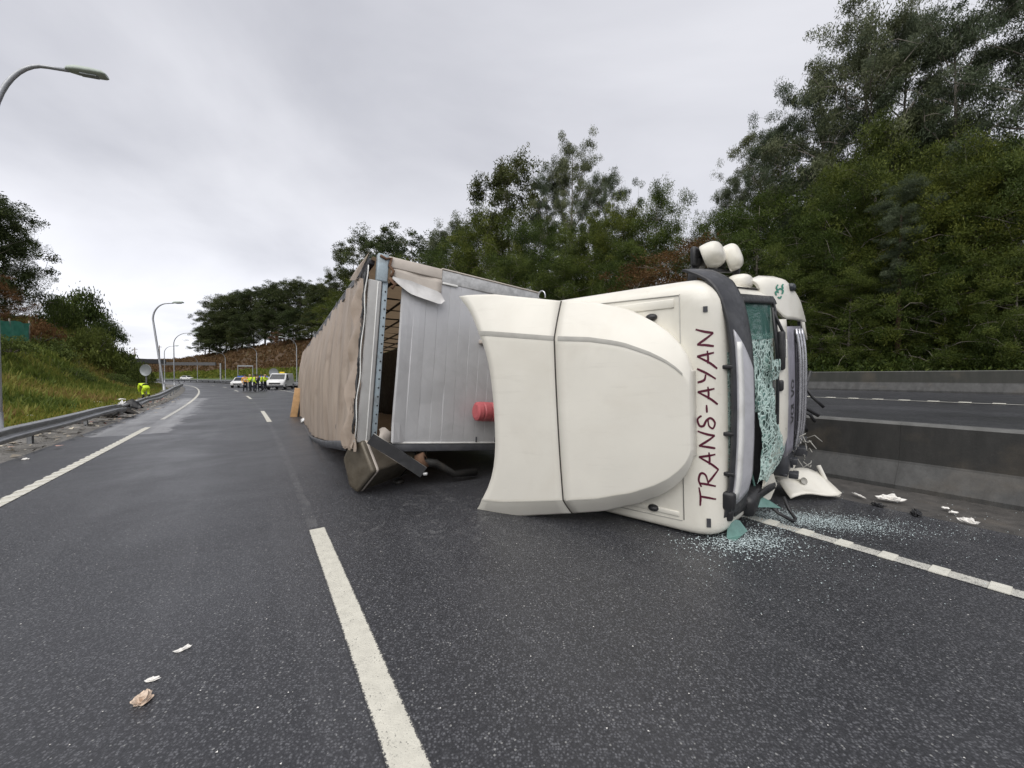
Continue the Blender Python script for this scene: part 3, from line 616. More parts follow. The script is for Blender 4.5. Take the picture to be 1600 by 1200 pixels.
# --- windscreen: rubber frame, upper glass, crazed sheet torn loose below
b = MB()
for lo, hi in ((.16, .24), (2.20, 2.285)): b.grid([[shell(r, w, .006) for w in (lo, (lo+hi)/2, hi)] for r in rr], True, .02)
b.grid(patch(1.245, 1.285, .9, 2.285, .008, 2, 20), True, .02); b.build('windscreen_seal', M['black'], T)
b = MB(); b.grid([[shell(r, w, -.004) for w in np.linspace(1.84, 2.2, 6)] for r in rr], True); b.build('windscreen', M['glass'], T)
b = MB(); rs_ = np.linspace(row_at_d(.74), row_at_d(1.24), 16); P_ = []
for i, r in enumerate(rs_):
    row = []
    for j, w in enumerate(np.linspace(1.10, 1.90, 16)):
        hole = fbm(w*3, r, .9)*.05; row.append(shell(r, w, -.012 + fbm(w, r*.3, 2.2)*.014))
    P_.append(row)
b.grid(P_, True); g_ = b.build('cracked_glass', M['crazed'], T)
b = MB(); P_ = []
for i in range(21):      # lower half: hangs out of the frame, buckled
    t = i/20; row = []
    d0 = .80 + .10*sin(t*5) + .22*max(0, t-.6); d1 = 1.24 + .26*max(0, sin(min(1, t*1.45)*pi))**.8 - .05*t
    for j in range(17):
        u = j/16; w = .34 + 1.08*t*(1-.12*u) + .03*sin(9*u+t*7); d = d0+(d1-d0)*u
        bulge = .035 + .10*sin(pi*min(1, u*1.1))*(.4+.6*sin(pi*t)) + fbm(t*4, u*4, 1.6)*.03
        row.append(shell(row_at_d(min(d, 1.62)), w, bulge*.42))
    P_.append(row)
b.grid(P_, True); b.build('loose_glass', M['crazed'], T)
b = MB(); b.grid([[shell(row_at_d(d), w, .03+.03*sin(w*9)) for w in np.linspace(1.40, 1.62, 6)] for d in (1.02, 1.1, 1.18, 1.24)], True); b.build('loose_glass', M['crazed'], T)
b = MB(); b.grid(patch(.175, .27, .42, 1.75, .006, 4, 24), True); b.build('glass_strip', M['crazed'], T)
# wipers folded up along the sill
b = MB(); b.tube([shell(row_at_d(1.38), 1.72, .03), shell(row_at_d(1.33), 1.9, .06), shell(row_at_d(1.16), 2.12, .04)], .016, 6); b.tube([shell(row_at_d(1.20), 1.5, .05), shell(row_at_d(1.12), 2.16, .05)], .014, 6); b.build('wiper', M['black'], T)
b = MB(); b.rbox(shell(row_at_d(1.34), 1.70, .03), (.07, .13, .42), .02); b.rbox(shell(row_at_d(1.33), 1.32, .02), (.06, .09, .12), .02); b.build('wiper_motor_cover', M['black'], T)
b = MB(); b.rbox(shell(row_at_d(1.37), 1.72, .065), (.012, .03, .2), .004); b.build('wiper_tag', M['whiteedge'], T)
# --- lower face: white hood, grey grille with bright bars, white corner, dark bumper
b = MB(); P_ = []
for i in range(11):
    t = i/10; row = []
    for j in range(25):
        w = .26 + 1.78*(j/24)**1.15; kk = min(1, max(0, (w-.26)/.42)); d0 = 1.0 + .27*kk + .008*sin(w*31)*(w > .8); d1 = 1.06 + .50*kk
        row.append(shell(row_at_d(d0+(d1-d0)*t), w, .012+.012*sin(pi*t)))
    P_.append(row)
b.grid(P_, True, -.02); b.build('hood_panel', M['cream'], T)
b = MB(); b.grid(patch(1.575, 2.36, .46, 1.96, .004, 8, 20), True, -.03); b.build('grille', M['lav'], T)
for d, r_ in ((1.95, .020), (2.13, .018), (2.30, .022)):
    b = MB(); b.tube([shell(row_at_d(d), w, .045 - .04*abs((w-1.2)/.78)**4) for w in np.linspace(.46, 1.93, 20)], r_, 8); b.build('grille_bar', M['chrome'], T)
b = MB()
for d in (1.93, 2.06, 2.20, 2.33): b.grid(patch(d-.03, d+.03, .48, 1.92, .012, 2, 16), True)
b.build('grille_slot', M['black'], T)
b = MB(); b.grid(patch(2.37, 2.84, .46, 2.02, .0, 6, 16), True, -.03); b.build('bumper', M['darkgrey'], T)
# white front corner (headlamp surround and wing) that points at the sky
def corner_a(d, w, hi):
    e = hi-w; R = .14; ins = R-sqrt(max(0, R*R-(R-e)**2)) if e < R else 0
    return float(np.interp(d, [1.15, 1.28, 1.4, 1.6, 1.8, 2.0, 2.36], [.33, .40, .46, .545, .605, .645, .675])) - ins*.8 - .10*max(0, w-2.2)**1.5
b = MB(); P_ = []
for i in range(15):
    d = 1.20 + (2.36-1.20)*i/14; hi = 2.54 - .05*max(0, 1-i/2.0) - .62*max(0, d-1.66)**1.15; lo = 2.30 - .26*min(1, max(0, (d-1.2)/.38)) - .05*max(0, d-1.7)
    row = []
    for j in range(13):
        t = j/12; w = lo+(hi-lo)*t; row.append(Vector((corner_a(d, w, hi), d, w)))
    P_.append(row)
b.grid(P_, True, -.03); b.build('corner_panel', M['cream'], T)
b = MB(); b.rbox((.575, 1.78, 2.40), (.08, .20, .09), .03); b.build('headlamp', M['glassdark'], T)  # dark block standing in for the recess in the wing
b = MB(); P_ = [[Vector((.42+.25*t-.10*t*t, 2.25+.28*u, 2.44-.36*t+.04*sin(3*u))) for u in np.linspace(0, 1, 5)] for t in np.linspace(0, 1, 7)]; b.grid(P_, True, .02); b.build('wing_panel', M['cream'], T)
b = MB(); b.add([(.60, 2.38, 2.10), (.65, 2.46, 2.04), (.68, 2.5, 1.78), (.66, 2.48, 1.80), (.63, 2.4, 1.96)], [(0, 1, 2, 3, 4), (4, 3, 2, 1, 0)]); b.tube([(.58, 2.36, 2.14), (.67, 2.5, 1.78)], [.03, .012], 5); b.build('torn_trim', M['cream'], T)
# green emblem on the white corner: a curled beast reduced to three strokes
def ribbon(b, pts, wid, fn, n=6):
    """flat stroke laid on a surface: pts in its own (u, v), smoothed"""
    pts = [Vector((*p, 0)) for p in pts]; dense = []
    for i in range(len(pts)-1):
        p0, p1, p2, p3 = pts[max(i-1, 0)], pts[i], pts[i+1], pts[min(i+2, len(pts)-1)]
        for k in range(n):
            t = k/n; dense.append(.5*((2*p1)+(-p0+p2)*t+(2*p0-5*p1+4*p2-p3)*t*t+(-p0+3*p1-3*p2+p3)*t**3))
    dense.append(pts[-1]); L_, R2 = [], []
    for i, p in enumerate(dense):
        t = dense[min(i+1, len(dense)-1)] - dense[max(i-1, 0)]; t = t.normalized() if t.length > 1e-9 else Vector((1, 0, 0)); nn = Vector((-t.y, t.x, 0)); f = i/(len(dense)-1)
        w = wid*(.80+.32*sin(pi*min(1, f*1.1+.05)))*.5
        L_.append(fn(p.x+nn.x*w, p.y+nn.y*w)); R2.append(fn(p.x-nn.x*w, p.y-nn.y*w))
    b.grid([L_, R2], False)
def onc(u, v):
    d = 1.49 - v*.27; w = 2.32 + u*.15; return Vector((corner_a(d, w, 2.54)+.006, d, w))
b = MB()
for st in ([(0, -.1), (.25, -.18), (.4, 0), (.3, .15), (.5, .22), (.7, .1)], [(.1, .1), (.2, .22), (.1, .3), (-.1, .25)], [(.4, -.2), (.6, -.15), (.75, -.25)], [(-.15, -.05), (-.3, .05), (-.2, .18)]): ribbon(b, st, .10, onc)
b.build('emblem', M['green'], T)
# maker's lettering down the grille, edge on to us
def ong(u, v):
    r = row_at_d(1.82-v*.13); return shell(r, .82+u*.52, .0085)
GL = {'V': [[(0, 1), (.5, 0), (1, 1)]], 'O': [[(.5, 1), (1, .7), (1, .3), (.5, 0), (0, .3), (0, .7), (.5, 1)]], 'L': [[(0, 1), (0, 0), (.9, 0)]]}
b = MB()
for k, ch in enumerate('VOLVO'):
    for st in GL[ch]: ribbon(b, [((k+.1+.75*x)/5, y) for x, y in st], .05, ong, 4)
b.build('maker_lettering', M['black'], T)
# --- lettering on the header, one mesh per character
HA = [row_at_d(.0085), row_at_d(.064)]
def onh(u, v):
    r = HA[1] + (HA[0]-HA[1])*v; return shell(max(5.0, r), u, .003)
LET = {'T': (.95, [[(-.12, .98), (.4, .95), (.92, 1.03)], [(.42, .97), (.38, .5), (.30, -.02)]]),
       'R': (1.12, [[(.22, .95), (.18, .5), (.08, -.02)], [(.02, .88), (.4, 1.04), (.78, .9), (.7, .62), (.2, .46)], [(.3, .46), (.62, .16), (1.02, -.22)]]),
       'A': (1.0, [[(-.12, -.22), (.2, .25), (.58, 1.0)], [(.58, 1.0), (.66, .5), (.74, -.02)], [(.18, .38), (.5, .36), (.86, .40)]]),
       'N': (1.02, [[(.08, -.02), (.16, .5), (.2, .98)], [(.2, .98), (.48, .5), (.78, .0)], [(.78, 0), (.86, .5), (1.02, 1.06)]]),
       'S': (.95, [[(.86, .80), (.66, 1.04), (.32, .94), (.3, .70), (.6, .52), (.72, .24), (.46, -.02), (.16, .12), (.3, .36), (.62, .42)]]),
       '-': (.62, [[(.08, .48), (.5, .5)]]),
       'Y': (.92, [[(.1, 1.0), (.22, .62), (.52, .52)], [(.84, 1.02), (.6, .5), (.26, -.12)]])}
tot = sum(LET[c][0] for c in 'TRANS-AYAN'); sc_ = (1.975-.335)/tot; u = .335
for ch in 'TRANS-AYAN':
    adv, sts = LET[ch]; b = MB()
    for st in sts: ribbon(b, [(x, y) for x, y in st], .118, lambda x, y, u=u: onh(u+x*sc_, y), 7)
    b.build('letter', M['maroon'], T); u += adv*sc_
# --- mirrors on the upper flank: two white shells on black arms, and a kerb mirror
def blob(c, d, mat, name, M4=None, cut=None):
    b = MB(); bm = bmesh.new(); bmesh.ops.create_icosphere(bm, subdivisions=4, radius=1); vs = []
    for v in bm.verts:
        q = [math.copysign(abs(x)**.72, x) for x in v.co]; q = Vector((q[0]*d[0], q[1]*d[1], q[2]*d[2]))
        if cut: q.x = max(q.x, -cut)
        if M4: q = M4 @ q
        vs.append(q + Vector(c))
    fs = [[q.index for q in f.verts] for f in bm.faces]; bm.free(); b.add(vs, fs, True); return b.build(name, mat, T)
RX = Matrix.Rotation(radians(-18), 4, 'Y') @ Matrix.Rotation(radians(8), 4, 'Z')
m1 = blob((-.12, 1.13, 2.80), (.15, .30, .125), M['cream'], 'mirror_shell', RX, .06)
m2 = blob((.03, 1.44, 2.80), (.11, .17, .15), M['cream'], 'mirror_shell', RX, .06)
b = MB(); b.rbox((-.24, 1.10, 2.80), (.07, .40, .22), .03); b.rbox((-.08, 1.45, 2.78), (.05, .28, .2), .02); b.build('mirror_back', M['black'], T)
b = MB(); b.tube([(-.28, .98, 2.42), (-.27, .98, 2.62), (-.22, 1.02, 2.78)], [.06, .05, .045], 8); b.tube([(-.0, 1.55, 2.42), (.07, 1.55, 2.66), (.05, 1.5, 2.8)], [.045, .035, .03], 8); b.tube([(-.14, 1.0, 2.64), (.0, 1.6, 2.67)], .025, 6); b.build('mirror_arm', M['black'], T)
blob((.16, 1.20, 2.47), (.12, .19, .09), M['cream'], 'kerb_mirror')
# --- below the cab: chassis, wheels, axle boxes
b = MB()
for w in (.82, 1.62): b.rbox((-2.6, 2.72, w), (5.6, .26, .09), .01)
for x in (-.1, -1.2, -2.4, -3.6, -5.2): b.rbox((x, 2.72, 1.22), (.12, .2, .8), .02)
b.rbox((-.9, 2.45, 1.22), (1.7, .7, .62), .1); b.tube([(-1.8, 2.6, 1.22), (-4.3, 2.78, 1.22)], .07, 8); b.build('chassis_frame', M['chassis'], T)
b = MB(); b.lathe([(.05, -.04), (.5, -.05), (.52, 0), (.5, .05), (.05, .05)], 24, Matrix.Translation((-4.3, 2.5, 1.22)) @ Matrix.Rotation(radians(90), 4, 'X')); b.build('fifth_wheel', M['chassis'], T)
def wheel_mb(c, wid=.30, r=.50):
    Mx = Matrix.Translation(c); t = MB(); t.lathe([(r*.58, -wid/2), (r*.9, -wid/2), (r*.985, -wid*.36), (r, -wid*.2), (r, wid*.2), (r*.985, wid*.36), (r*.9, wid/2), (r*.58, wid/2), (r*.56, 0), (r*.58, -wid/2)], 32, Mx)
    q = MB(); q.lathe([(r*.57, -wid*.45), (r*.5, -wid*.2), (r*.28, -wid*.1), (r*.26, wid*.25), (r*.02, wid*.3)], 24, Mx); q.lathe([(r*.57, -wid*.45), (r*.57, wid*.45), (r*.5, wid*.3), (r*.26, wid*.1)], 24, Mx); return t, q
def add_wheel(root, c, wid=.30, r=.50):
    t, q = wheel_mb(c, wid, r); o = t.build('wheel', M['rubber'], root); q.build('rim', M['alu2'], o)
for c in ((-.85, 2.78, .22), (-.85, 2.78, 2.22)): add_wheel(T, c)
for c in ((-4.5, 2.78, .16), (-4.5, 2.78, .48), (-4.5, 2.78, 1.96), (-4.5, 2.78, 2.28)): add_wheel(T, c, .28)
b = MB(); b.tube([(-.85, 2.78, .1), (-.85, 2.78, 2.3)], .07, 8); b.build('axle', M['chassis'], T)
b = MB(); b.tube([(-4.5, 2.78, .1), (-4.5, 2.78, 2.3)], .09, 8); b.lathe([(.02, -.26), (.2, -.22), (.26, 0), (.2, .22), (.02, .26)], 16, Matrix.Translation((-4.5, 2.78, 1.22))); b.build('axle', M['chassis'], T)
# torn brackets and wiring that stick out below the bumper
b = MB(); rr_ = random.Random(4)
for (p, q, r_) in [((.60, 2.7, .90), (.70, 2.72, 1.36), .026), ((.62, 2.72, 1.18), (.84, 2.8, .86), .020), ((.60, 2.72, .94), (.79, 2.8, .74), .026), ((.60, 2.7, .82), (.75, 2.78, .66), .020), ((.58, 2.8, .72), (.66, 2.86, .50), .02)]:
    p, q = Vector(p), Vector(q); m = (p+q)/2 + Vector((rr_.uniform(-.03, .03), 0, rr_.uniform(-.03, .03))); b.tube([p, m, q], r_, 6)
b.build('torn_bracket', M['black'], T)
b = MB()
for k in range(16):
    p = Vector((rr_.uniform(.45, .62), rr_.uniform(1.9, 2.85), rr_.uniform(.12, .5))); s_ = rr_.uniform(.04, .13)
    b.rbox(p, (s_, s_*rr_.uniform(.8, 2), s_*rr_.uniform(.4, 1)), .008, None)
b.rbox((.44, 2.3, .26), (.2, .9, .3), .06); b.build('crushed_corner', M['darkgrey'], T)
b = MB()
for k in range(9):
    p = Vector((.62+rr_.uniform(-.03, .05), rr_.uniform(2.0, 2.8), rr_.uniform(.18, .62))); pts = [p]
    for q in range(3): pts.append(pts[-1] + Vector((rr_.uniform(-.05, .08), rr_.uniform(-.08, .1), rr_.uniform(-.09, .06))))
    b = MB(); b.tube(pts, .006, 5); b.build('loose_wire', M['strip'], T)
b = MB(); b.add([(.40, 1.0, .34), (.47, 1.18, .36), (.49, 1.30, .20), (.44, 1.2, .05), (.38, .95, .10), (.43, 1.15, .22)], [(0, 1, 5), (1, 2, 5), (2, 3, 5), (3, 4, 5), (4, 0, 5)]); b.build('torn_corner', M['cream'], T)
b = MB(); b.rbox((.28, .92, .16), (.22, .75, .22), .06); b.build('dark_gap_block', M['black'], T)  # black block painting in the dark gap below the windscreen
# ================================================================ overturned trailer: x from roof to floor, y rearwards, z across
TH, PS = radians(31.8), radians(5.0)
p_ = Vector((cos(TH), sin(TH), 0)); r_ = Vector((-sin(TH), cos(TH), -.04)).normalized()
px_ = (p_*cos(PS) - Vector((0, 0, sin(PS)))).normalized(); qz_ = px_.cross(r_).normalized(); px_ = r_.cross(qz_).normalized()
TB = Vector((-2.02, 4.94, .71))
TR = empty('semi_trailer'); TR.matrix_world = Matrix(((px_.x, r_.x, qz_.x, TB.x), (px_.y, r_.y, qz_.y, TB.y), (px_.z, r_.z, qz_.z, TB.z), (0, 0, 0, 1)))
tag(TR, 'overturned curtain-sided trailer with beige tarp roof and torn aluminium front wall', 'trailer')
TL, TW, THH = 13.0, 2.5, 2.75
# front wall: upright aluminium planks, each one a piece
x0 = .455; n_ = 13; wd = (THH-.02-x0)/n_
for k in range(n_):
    b = MB(); xa = x0+k*wd; lean = .022 if k == 0 else 0
    top = 2.14 if k < 3 else 2.335; bend = .035*max(0, 1-k*.6)
    P_ = []
    for i in range(9):
        z = -.01 + (top+.01)*i/8; fx = xa + lean*i/8*.6
        dent = .014*math.exp(-((z-.55)/.22)**2)*(1 if k in (2, 3) else .1) + .004*sin(z*3+k)
        row = []
        for j, (u, v) in enumerate([(0.012, .012), (.035, .0), (.5, -.001), (.965, 0), (.988, .012)]):
            row.append(Vector((fx+u*wd, v + dent + (-.055*math.exp(-z/.13)*(1-u) if k < 1 else 0) - bend*(1-u)*sin(z*1.6), z)))
        P_.append(row)
    b.grid(P_, False, -.02); b.build('panel', M['alu'], TR)
b = MB(); b.rbox((1.62, -.008, -.018), (2.3, .04, .022), .004); b.build('panel_edge', M['whiteedge'], TR)
b = MB(); b.rbox((1.6, .03, -.085), (2.34, .10, .11), .01); b.build('front_rail', M['darkgrey'], TR)
for x in (1.72, 2.05, 2.4): b = MB(); b.rbox((x, -.028, .03), (.02, .012, .08), .003); b.build('rivet_tab', M['darkgrey'], TR)
# corner post with its grey cover, drilled steel strip
b = MB(); b.rbox((.085, -.015, 1.06), (.17, .10, 2.14), .018); b.build('corner_post', M['postgrey'], TR)
b = MB(); b.rbox((.118, -.069, 1.06), (.014, .012, 2.1), .004); b.build('post_seam', M['whiteedge'], TR)
b = MB(); b.rbox((.222, .005, 1.08), (.072, .05, 2.16), .008); o_ = b.build('drilled_strip', M['bluegrey'], TR)
b = MB()
for k in range(17):
    z = .12 + k*.118; b = MB(); b.lathe([(.0, .003), (.011, .003), (.011, -.002)], 10, Matrix.Translation((.232, -.0215, z)) @ Matrix.Rotation(radians(90), 4, 'X')); b.build('bolt_hole', M['black'], o_)
b = MB(); b.rbox((.17, .0, 2.32), (.15, .11, .38), .02); b.build('corner_casting', M['bluegrey'], TR)
b = MB(); b.tube([(.12, -.06, 2.47), (.2, -.062, 2.44), (.27, -.062, 2.47), (.25, -.062, 2.36), (.31, -.06, 2.30), (.28, -.06, 2.22)], .02, 6); b.tube([(.26, -.06, 2.19), (.34, -.07, 2.12), (.30, -.06, 2.06)], .025, 6); b.build('torn_bracket', M['rust'], TR)
# top beam, beige lengths then bare steel, with the peeled flap
b = MB(); b.rbox((.62, -.01, 2.425), (.78, .07, .15), .012); b.build('top_beam', M['beige'], TR)
b = MB(); P_ = [[Vector((.28+.73*i/8, -.03-.012*sin(i), 2.345-u*(.09+.14*min(1, i/3)))) for u in (0, .25, .5, .75, 1)] for i in range(9)]; b.grid(P_, True, .012); b.build('beam_skirt', M['beige'], TR)
b = MB(); P_ = []
for i in range(15):
    t = i/14; x = .30+.73*t; c_ = (.05+.14*min(1, t*3)) * (1 if i < 12 else (1-((i-12)/2.05)**2)**.5); zc = 2.155-.125*t+.05*(1-t)**4
    P_.append([Vector((x, -.060-.05*t-.05*max(0, u-.22)+.012*sin(6*t)*u, zc+.5*c_-u*c_)) for u in (0, .12, .3, .5, .7, .88, 1)])
b.grid(P_, False, .006); b.build('peeled_flap', M['flap'], TR)
b = MB(); b.rbox((1.88, -.005, 2.40), (1.74, .06, .19), .012); b.build('top_beam', M['alu2'], TR)
b = MB(); b.rbox((1.88, -.006, 2.505), (1.76, .08, .02), .006); b.build('beam_lip', M['beige'], TR)
b = MB(); b.rbox((1.14, -.04, 2.295), (.24, .03, .028), .005); b.build('beam_tab', M['whiteedge'], TR)
# side curtains (one overhead, one on the road), floor, roof rails, hoops
def sheet(name, P_, mat=None, **k): b = MB(); b.grid(P_, True); return b.build(name, mat or M['tarp'], TR, **k)
ys = np.linspace(.06, TL, 60)
sheet('side_curtain', [[Vector((x, y, TW-.02-.05*sin(pi*(x/THH))*(1+.3*sin(y*4.8)))) for x in np.linspace(.05, THH, 8)] for y in ys])
sheet('side_curtain', [[Vector((x, y, .02+.03*sin(y*5))) for x in np.linspace(.05, THH, 6)] for y in ys])
b = MB(); b.rbox((THH+.06, TL/2, TW/2), (.12, TL-.1, TW-.06), .02); b.build('load_floor', M['chassis'], TR)
b = MB()
for z in (.05, TW-.05): b.rbox((.06, TL/2+.1, z), (.10, TL-.2, .08), .01)
b.build('roof_rail', M['darkgrey'], TR)
for k in range(13):
    y = .75+k*1.0; b = MB(); b.tube([(.12, y, .06), (.12, y, TW-.06)], .025, 6); b.tube([(.15, y+.4, TW-.08), (1.6, y-.2, TW-.07), (THH, y-.3, TW-.08)], .018, 5); b.build('roof_hoop', M['black'], TR)
for x in (.5, .95, 1.4, 1.85, 2.3): b = MB(); b.rbox((x, TL/2, TW-.10), (.045, TL-.3, .02), .004); b.build('curtain_batten', M['black'], TR)
# roof tarp: hanging in folds, belly on the road
def ztop(y): return float(np.interp(y, [0, .25, .6, 1.6, 1.7, 3.4, 3.5, 5.6, 5.7, 8.6, 8.7, 13], [2.12, 2.2, 2.33, 2.36, 2.33, 2.36, 2.30, 2.34, 2.28, 2.38, 2.32, 2.42])) + .012*sin(y*9)
def zbot(y): return float(np.interp(y, [0, .5, 1.4, 2.4, 3.6, 5, 6.3, 8, 10, 13], [-.02, -.06, -.15, -.25, -.33, -.42, -.47, -.40, -.30, -.14]))
ys = np.unique(np.concatenate([np.linspace(-.05, TL, 190)])); P_ = []
for y in ys:
    zt, zb = ztop(y), zbot(y); row = []; sag = min(1, y/1.2)
    for i in range(15):
        t = i/14; z = zb+(zt-zb)*t
        fold = .022*sin(y*7.1+.6*sin(z*1.7)) + .012*sin(y*17+z*1.1) + .03*fbm(y*1.2, z*.35, 1.0, 3)
        belly = -.10*sin(pi*min(1, (1-t)*1.0))**1.0*sag*min(1, max(0, y-1)/2.5) + .02*(1-t)
        row.append(Vector((-.015 + belly + fold*(.35+.65*sag), y, z)))
    P_.append(row)
sheet('roof_tarp', P_)
# gathered front edge of the tarp, tie cord, crumpled skirt, and the flap at the top corner
b = MB(); P_ = []
for i in range(30):
    z = -.08+2.20*i/29; P_.append([Vector((-.03-.10*u + .03*sin(z*11+u*4), -.05+.22*u+.025*sin(z*7.3+2*u)+.012*sin(z*31), z)) for u in np.linspace(0, 1, 6)])
b.grid(P_, True); b.build('tarp_hem', M['tarp'], TR)
b = MB(); b.tube([(-.03+.01*sin(z*9), -.085+.012*sin(z*14), z) for z in np.linspace(.0, 2.3, 40)], .008, 5); b.build('tie_cord', M['whiteedge'], TR)
b = MB(); b.tube([(-.045+.006*sin(z*23), -.055+.012*sin(z*17), z) for z in np.linspace(.1, 2.2, 60)], [.012+.008*abs(sin(k*1.7)) for k in range(60)], 5); b.build('frayed_edge', M['black'], TR)
b = MB(); P_ = []
for i in range(14):
    t = i/13; z = .55-.66*t; P_.append([Vector((-.075-.03*t+.012*sin(u*31+t*9)+.10*u*t, -.06+.34*(1-u)*(.5+.5*t)+.022*sin(u*13+t*6)-.03*t, z+.014*sin(u*17+t*8))) for u in np.linspace(0, 1, 18)])
b.grid(P_, True); b.build('crumpled_skirt', M['tarp'], TR)
b = MB(); b.add([(.0, .02, 2.08), (.0, .02, 2.48), (.0, .75, 2.44), (.0, .75, 2.25)], [(0, 1, 2, 3), (3, 2, 1, 0)]); b.build('gap_shade_sheet', M['black'], TR)  # black sheet painting the shade inside the torn corner hole
b = MB(); b.add([(.0, .04, 2.52), (-.05, .62, 2.46), (-.10, .95, 2.34), (-.06, .62, 2.27), (-.03, .40, 2.36), (-.06, .5, 2.40)], [(0, 1, 5), (1, 2, 5), (2, 3, 5), (3, 4, 5), (4, 0, 5)]); b.build('tarp_flap', M['tarp'], TR)
b = MB(); rr_ = random.Random(9)
for y in list(np.arange(.5, 9.5, .42)):
    z = ztop(y); b.add([(-.01, y, z-.04), (-.03, y+.34, z-.05), (-.02, y+.30, z+rr_.uniform(.03, .13)), (-.01, y+rr_.uniform(.05, .2), z+rr_.uniform(.05, .16)), (0, y, z+rr_.uniform(0, .06))], [(0, 1, 2, 3, 4), (4, 3, 2, 1, 0)])
b.build('torn_roof_lining', M['black'], TR)
b = MB(); P_ = [[Vector((-.05-.06*sin(pi*min(1, y/7))+.02*u, y, zbot(y)+.02-(.14-.07*min(1, y/6))*u)) for u in (0, .5, 1)] for y in np.linspace(.4, 9, 40)]; b.grid(P_, True, .02); b.build('lower_rail', M['darkgrey'], TR)
# rear frame and doors
b = MB(); b.rbox((THH/2, TL+.04, TW-.06), (THH, .12, .12), .02); b.rbox((THH/2, TL+.04, .06), (THH, .12, .12), .02); b.rbox((.06, TL+.04, TW/2), (.12, .12, TW-.26), .02); b.build('rear_frame', M['postgrey'], TR)
for z in (.62, 1.88): b = MB(); b.rbox((THH/2+.03, TL+.07, z), (THH-.26, .04, 1.20), .01); b.build('rear_door', M['white'], TR)
# running gear
b = MB()
for z in (.8, 1.7): b.rbox((THH+.38, TL/2+1.2, z), (.42, TL-2.6, .12), .015)
for y in (3.2, 5, 7, 9, 11, 12.6): b.rbox((THH+.3, y, TW/2), (.14, .10, TW-.3), .01)
b.build('chassis_beam', M['chassis'], TR)
for y in (8.0, 9.35, 10.7):
    b = MB(); b.tube([(THH+.85, y, .2), (THH+.85, y, 2.3)], .075, 8); b.build('axle', M['chassis'], TR)
    for z in (.24, 2.26): add_wheel(TR, (THH+.85, y, z), .38, .52)
for z in (.85, 1.65): b = MB(); b.rbox((THH+.75, 2.9, z), (.95, .14, .12), .015); b.rbox((THH+1.22, 2.9, z), (.03, .3, .26), .008); b.build('landing_leg', M['chassis'], TR)
# red cylinder bolted to the front wall, small pipe bracket above it
b = MB(); MR = Matrix.Translation((1.75, -.22, .46)) @ Matrix.Rotation(radians(90), 4, 'Y')
b.lathe([(.0, -.17), (.10, -.17), (.135, -.15), (.145, -.09), (.13, -.07), (.145, -.05), (.145, .04), (.13, .06), (.145, .08), (.145, .30), (.0, .32)], 40, MR, False); o_ = b.build('air_canister', M['red'], TR)
b = MB(); b.rbox((1.84, -.12, .47), (.06, .22, .16), .01); b.build('bracket', M['red'], o_)
b = MB(); b.rbox((1.72, -.05, 1.52), (.10, .10, .06), .01); b.build('pipe_bracket', M['beige'], TR)
# white paper-like sheet hanging in the gap, sack inside
b = MB(); P_ = [[Vector((.29+.19*u+.01*sin(t*9), .02-.05*sin(u*3+t*2), .16-.24*t+.03*sin(u*6))) for u in np.linspace(0, 1, 7)] for t in np.linspace(0, 1, 7)]; b.grid(P_, True); b.build('torn_sheet', M['beige'], TR)
# ================================================================ loose pieces round the lorry
def fuel_tank():
    R_ = empty('fuel_tank', (-1.98, 4.98, .375), label='dented muddy metal tank lying on the asphalt under the trailer corner', cat='fuel tank')
    ax = Vector((.52, .85, .07)).normalized(); up = Vector((0, 0, 1)); sd = ax.cross(up).normalized(); up = sd.cross(ax).normalized()
    Mx = Matrix(((sd.x, up.x, ax.x, 0), (sd.y, up.y, ax.y, 0), (sd.z, up.z, ax.z, 0), (0, 0, 0, 1))) 
    def ring(s, z, dz=0): return [Mx @ Vector((x*s + dz, y*s, z)) for x, y in PO]
    PO = []
    base = [(-.07, -.36), (.29, -.03), (.10, .35), (-.13, .32), (-.31, .08), (-.22, -.29)]
    for i in range(len(base)):                       # rounded corners
        a, c, d = Vector(base[i-1]), Vector(base[i]), Vector(base[(i+1) % len(base)]); p = c+(a-c).normalized()*.035; q = c+(d-c).normalized()*.035
        for t in (0, .33, .67, 1): PO.append(tuple((1-t)**2*p + 2*t*(1-t)*c + t*t*q))
    rows = [ring(.86, -.035), ring(.95, -.03), ring(1, -.01), ring(1.0, .0), ring(1.012, .02), ring(1, .04), ring(1, .5), ring(1.012, .52), ring(1, .54), ring(1, .92), ring(.93, .96), ring(.8, .97)]
    b = MB(); b.grid([r + [r[0]] for r in rows], True); n = len(PO)
    b.add(rows[0], [tuple(range(n))]); b.add(rows[-1], [tuple(range(n))[::-1]]); b.build('tank_body', M['tank'], R_)
    for z in (.05, .72):
        b = MB(); b.grid([r + [r[0]] for r in (ring(1.004, z-.018), ring(1.022, z-.014), ring(1.022, z+.014), ring(1.004, z+.018))], True); b.build('strap', M['beige'] if z < .3 else M['chassis'], R_)
    b = MB(); b.lathe([(0, .05), (.07, .05), (.075, 0), (.0, 0)], 16, Mx @ Matrix.Translation((.0, -.37, .62)) @ Matrix.Rotation(radians(90), 4, 'X')); b.build('filler_cap', M['chassis'], R_)
fuel_tank()
R_ = empty('fallen_rail', (-1.42, 4.86, .5), label='black grooved side rail slanting to the road beside the muddy tank', cat='rail')
a_, c_ = Vector((-.38, .0, .26)), Vector((.27, .10, -.20)); d_ = (c_-a_).normalized(); s_ = d_.cross(Vector((0, 0, 1))).normalized(); u_ = s_.cross(d_)
sec = [(x*.62, y) for x, y in [(-.11, 0), (-.085, .03), (-.05, .03), (-.04, .015), (-.01, .015), (0, .032), (.04, .032), (.05, .015), (.08, .015), (.11, .03), (.12, -.01), (-.11, -.02)]]
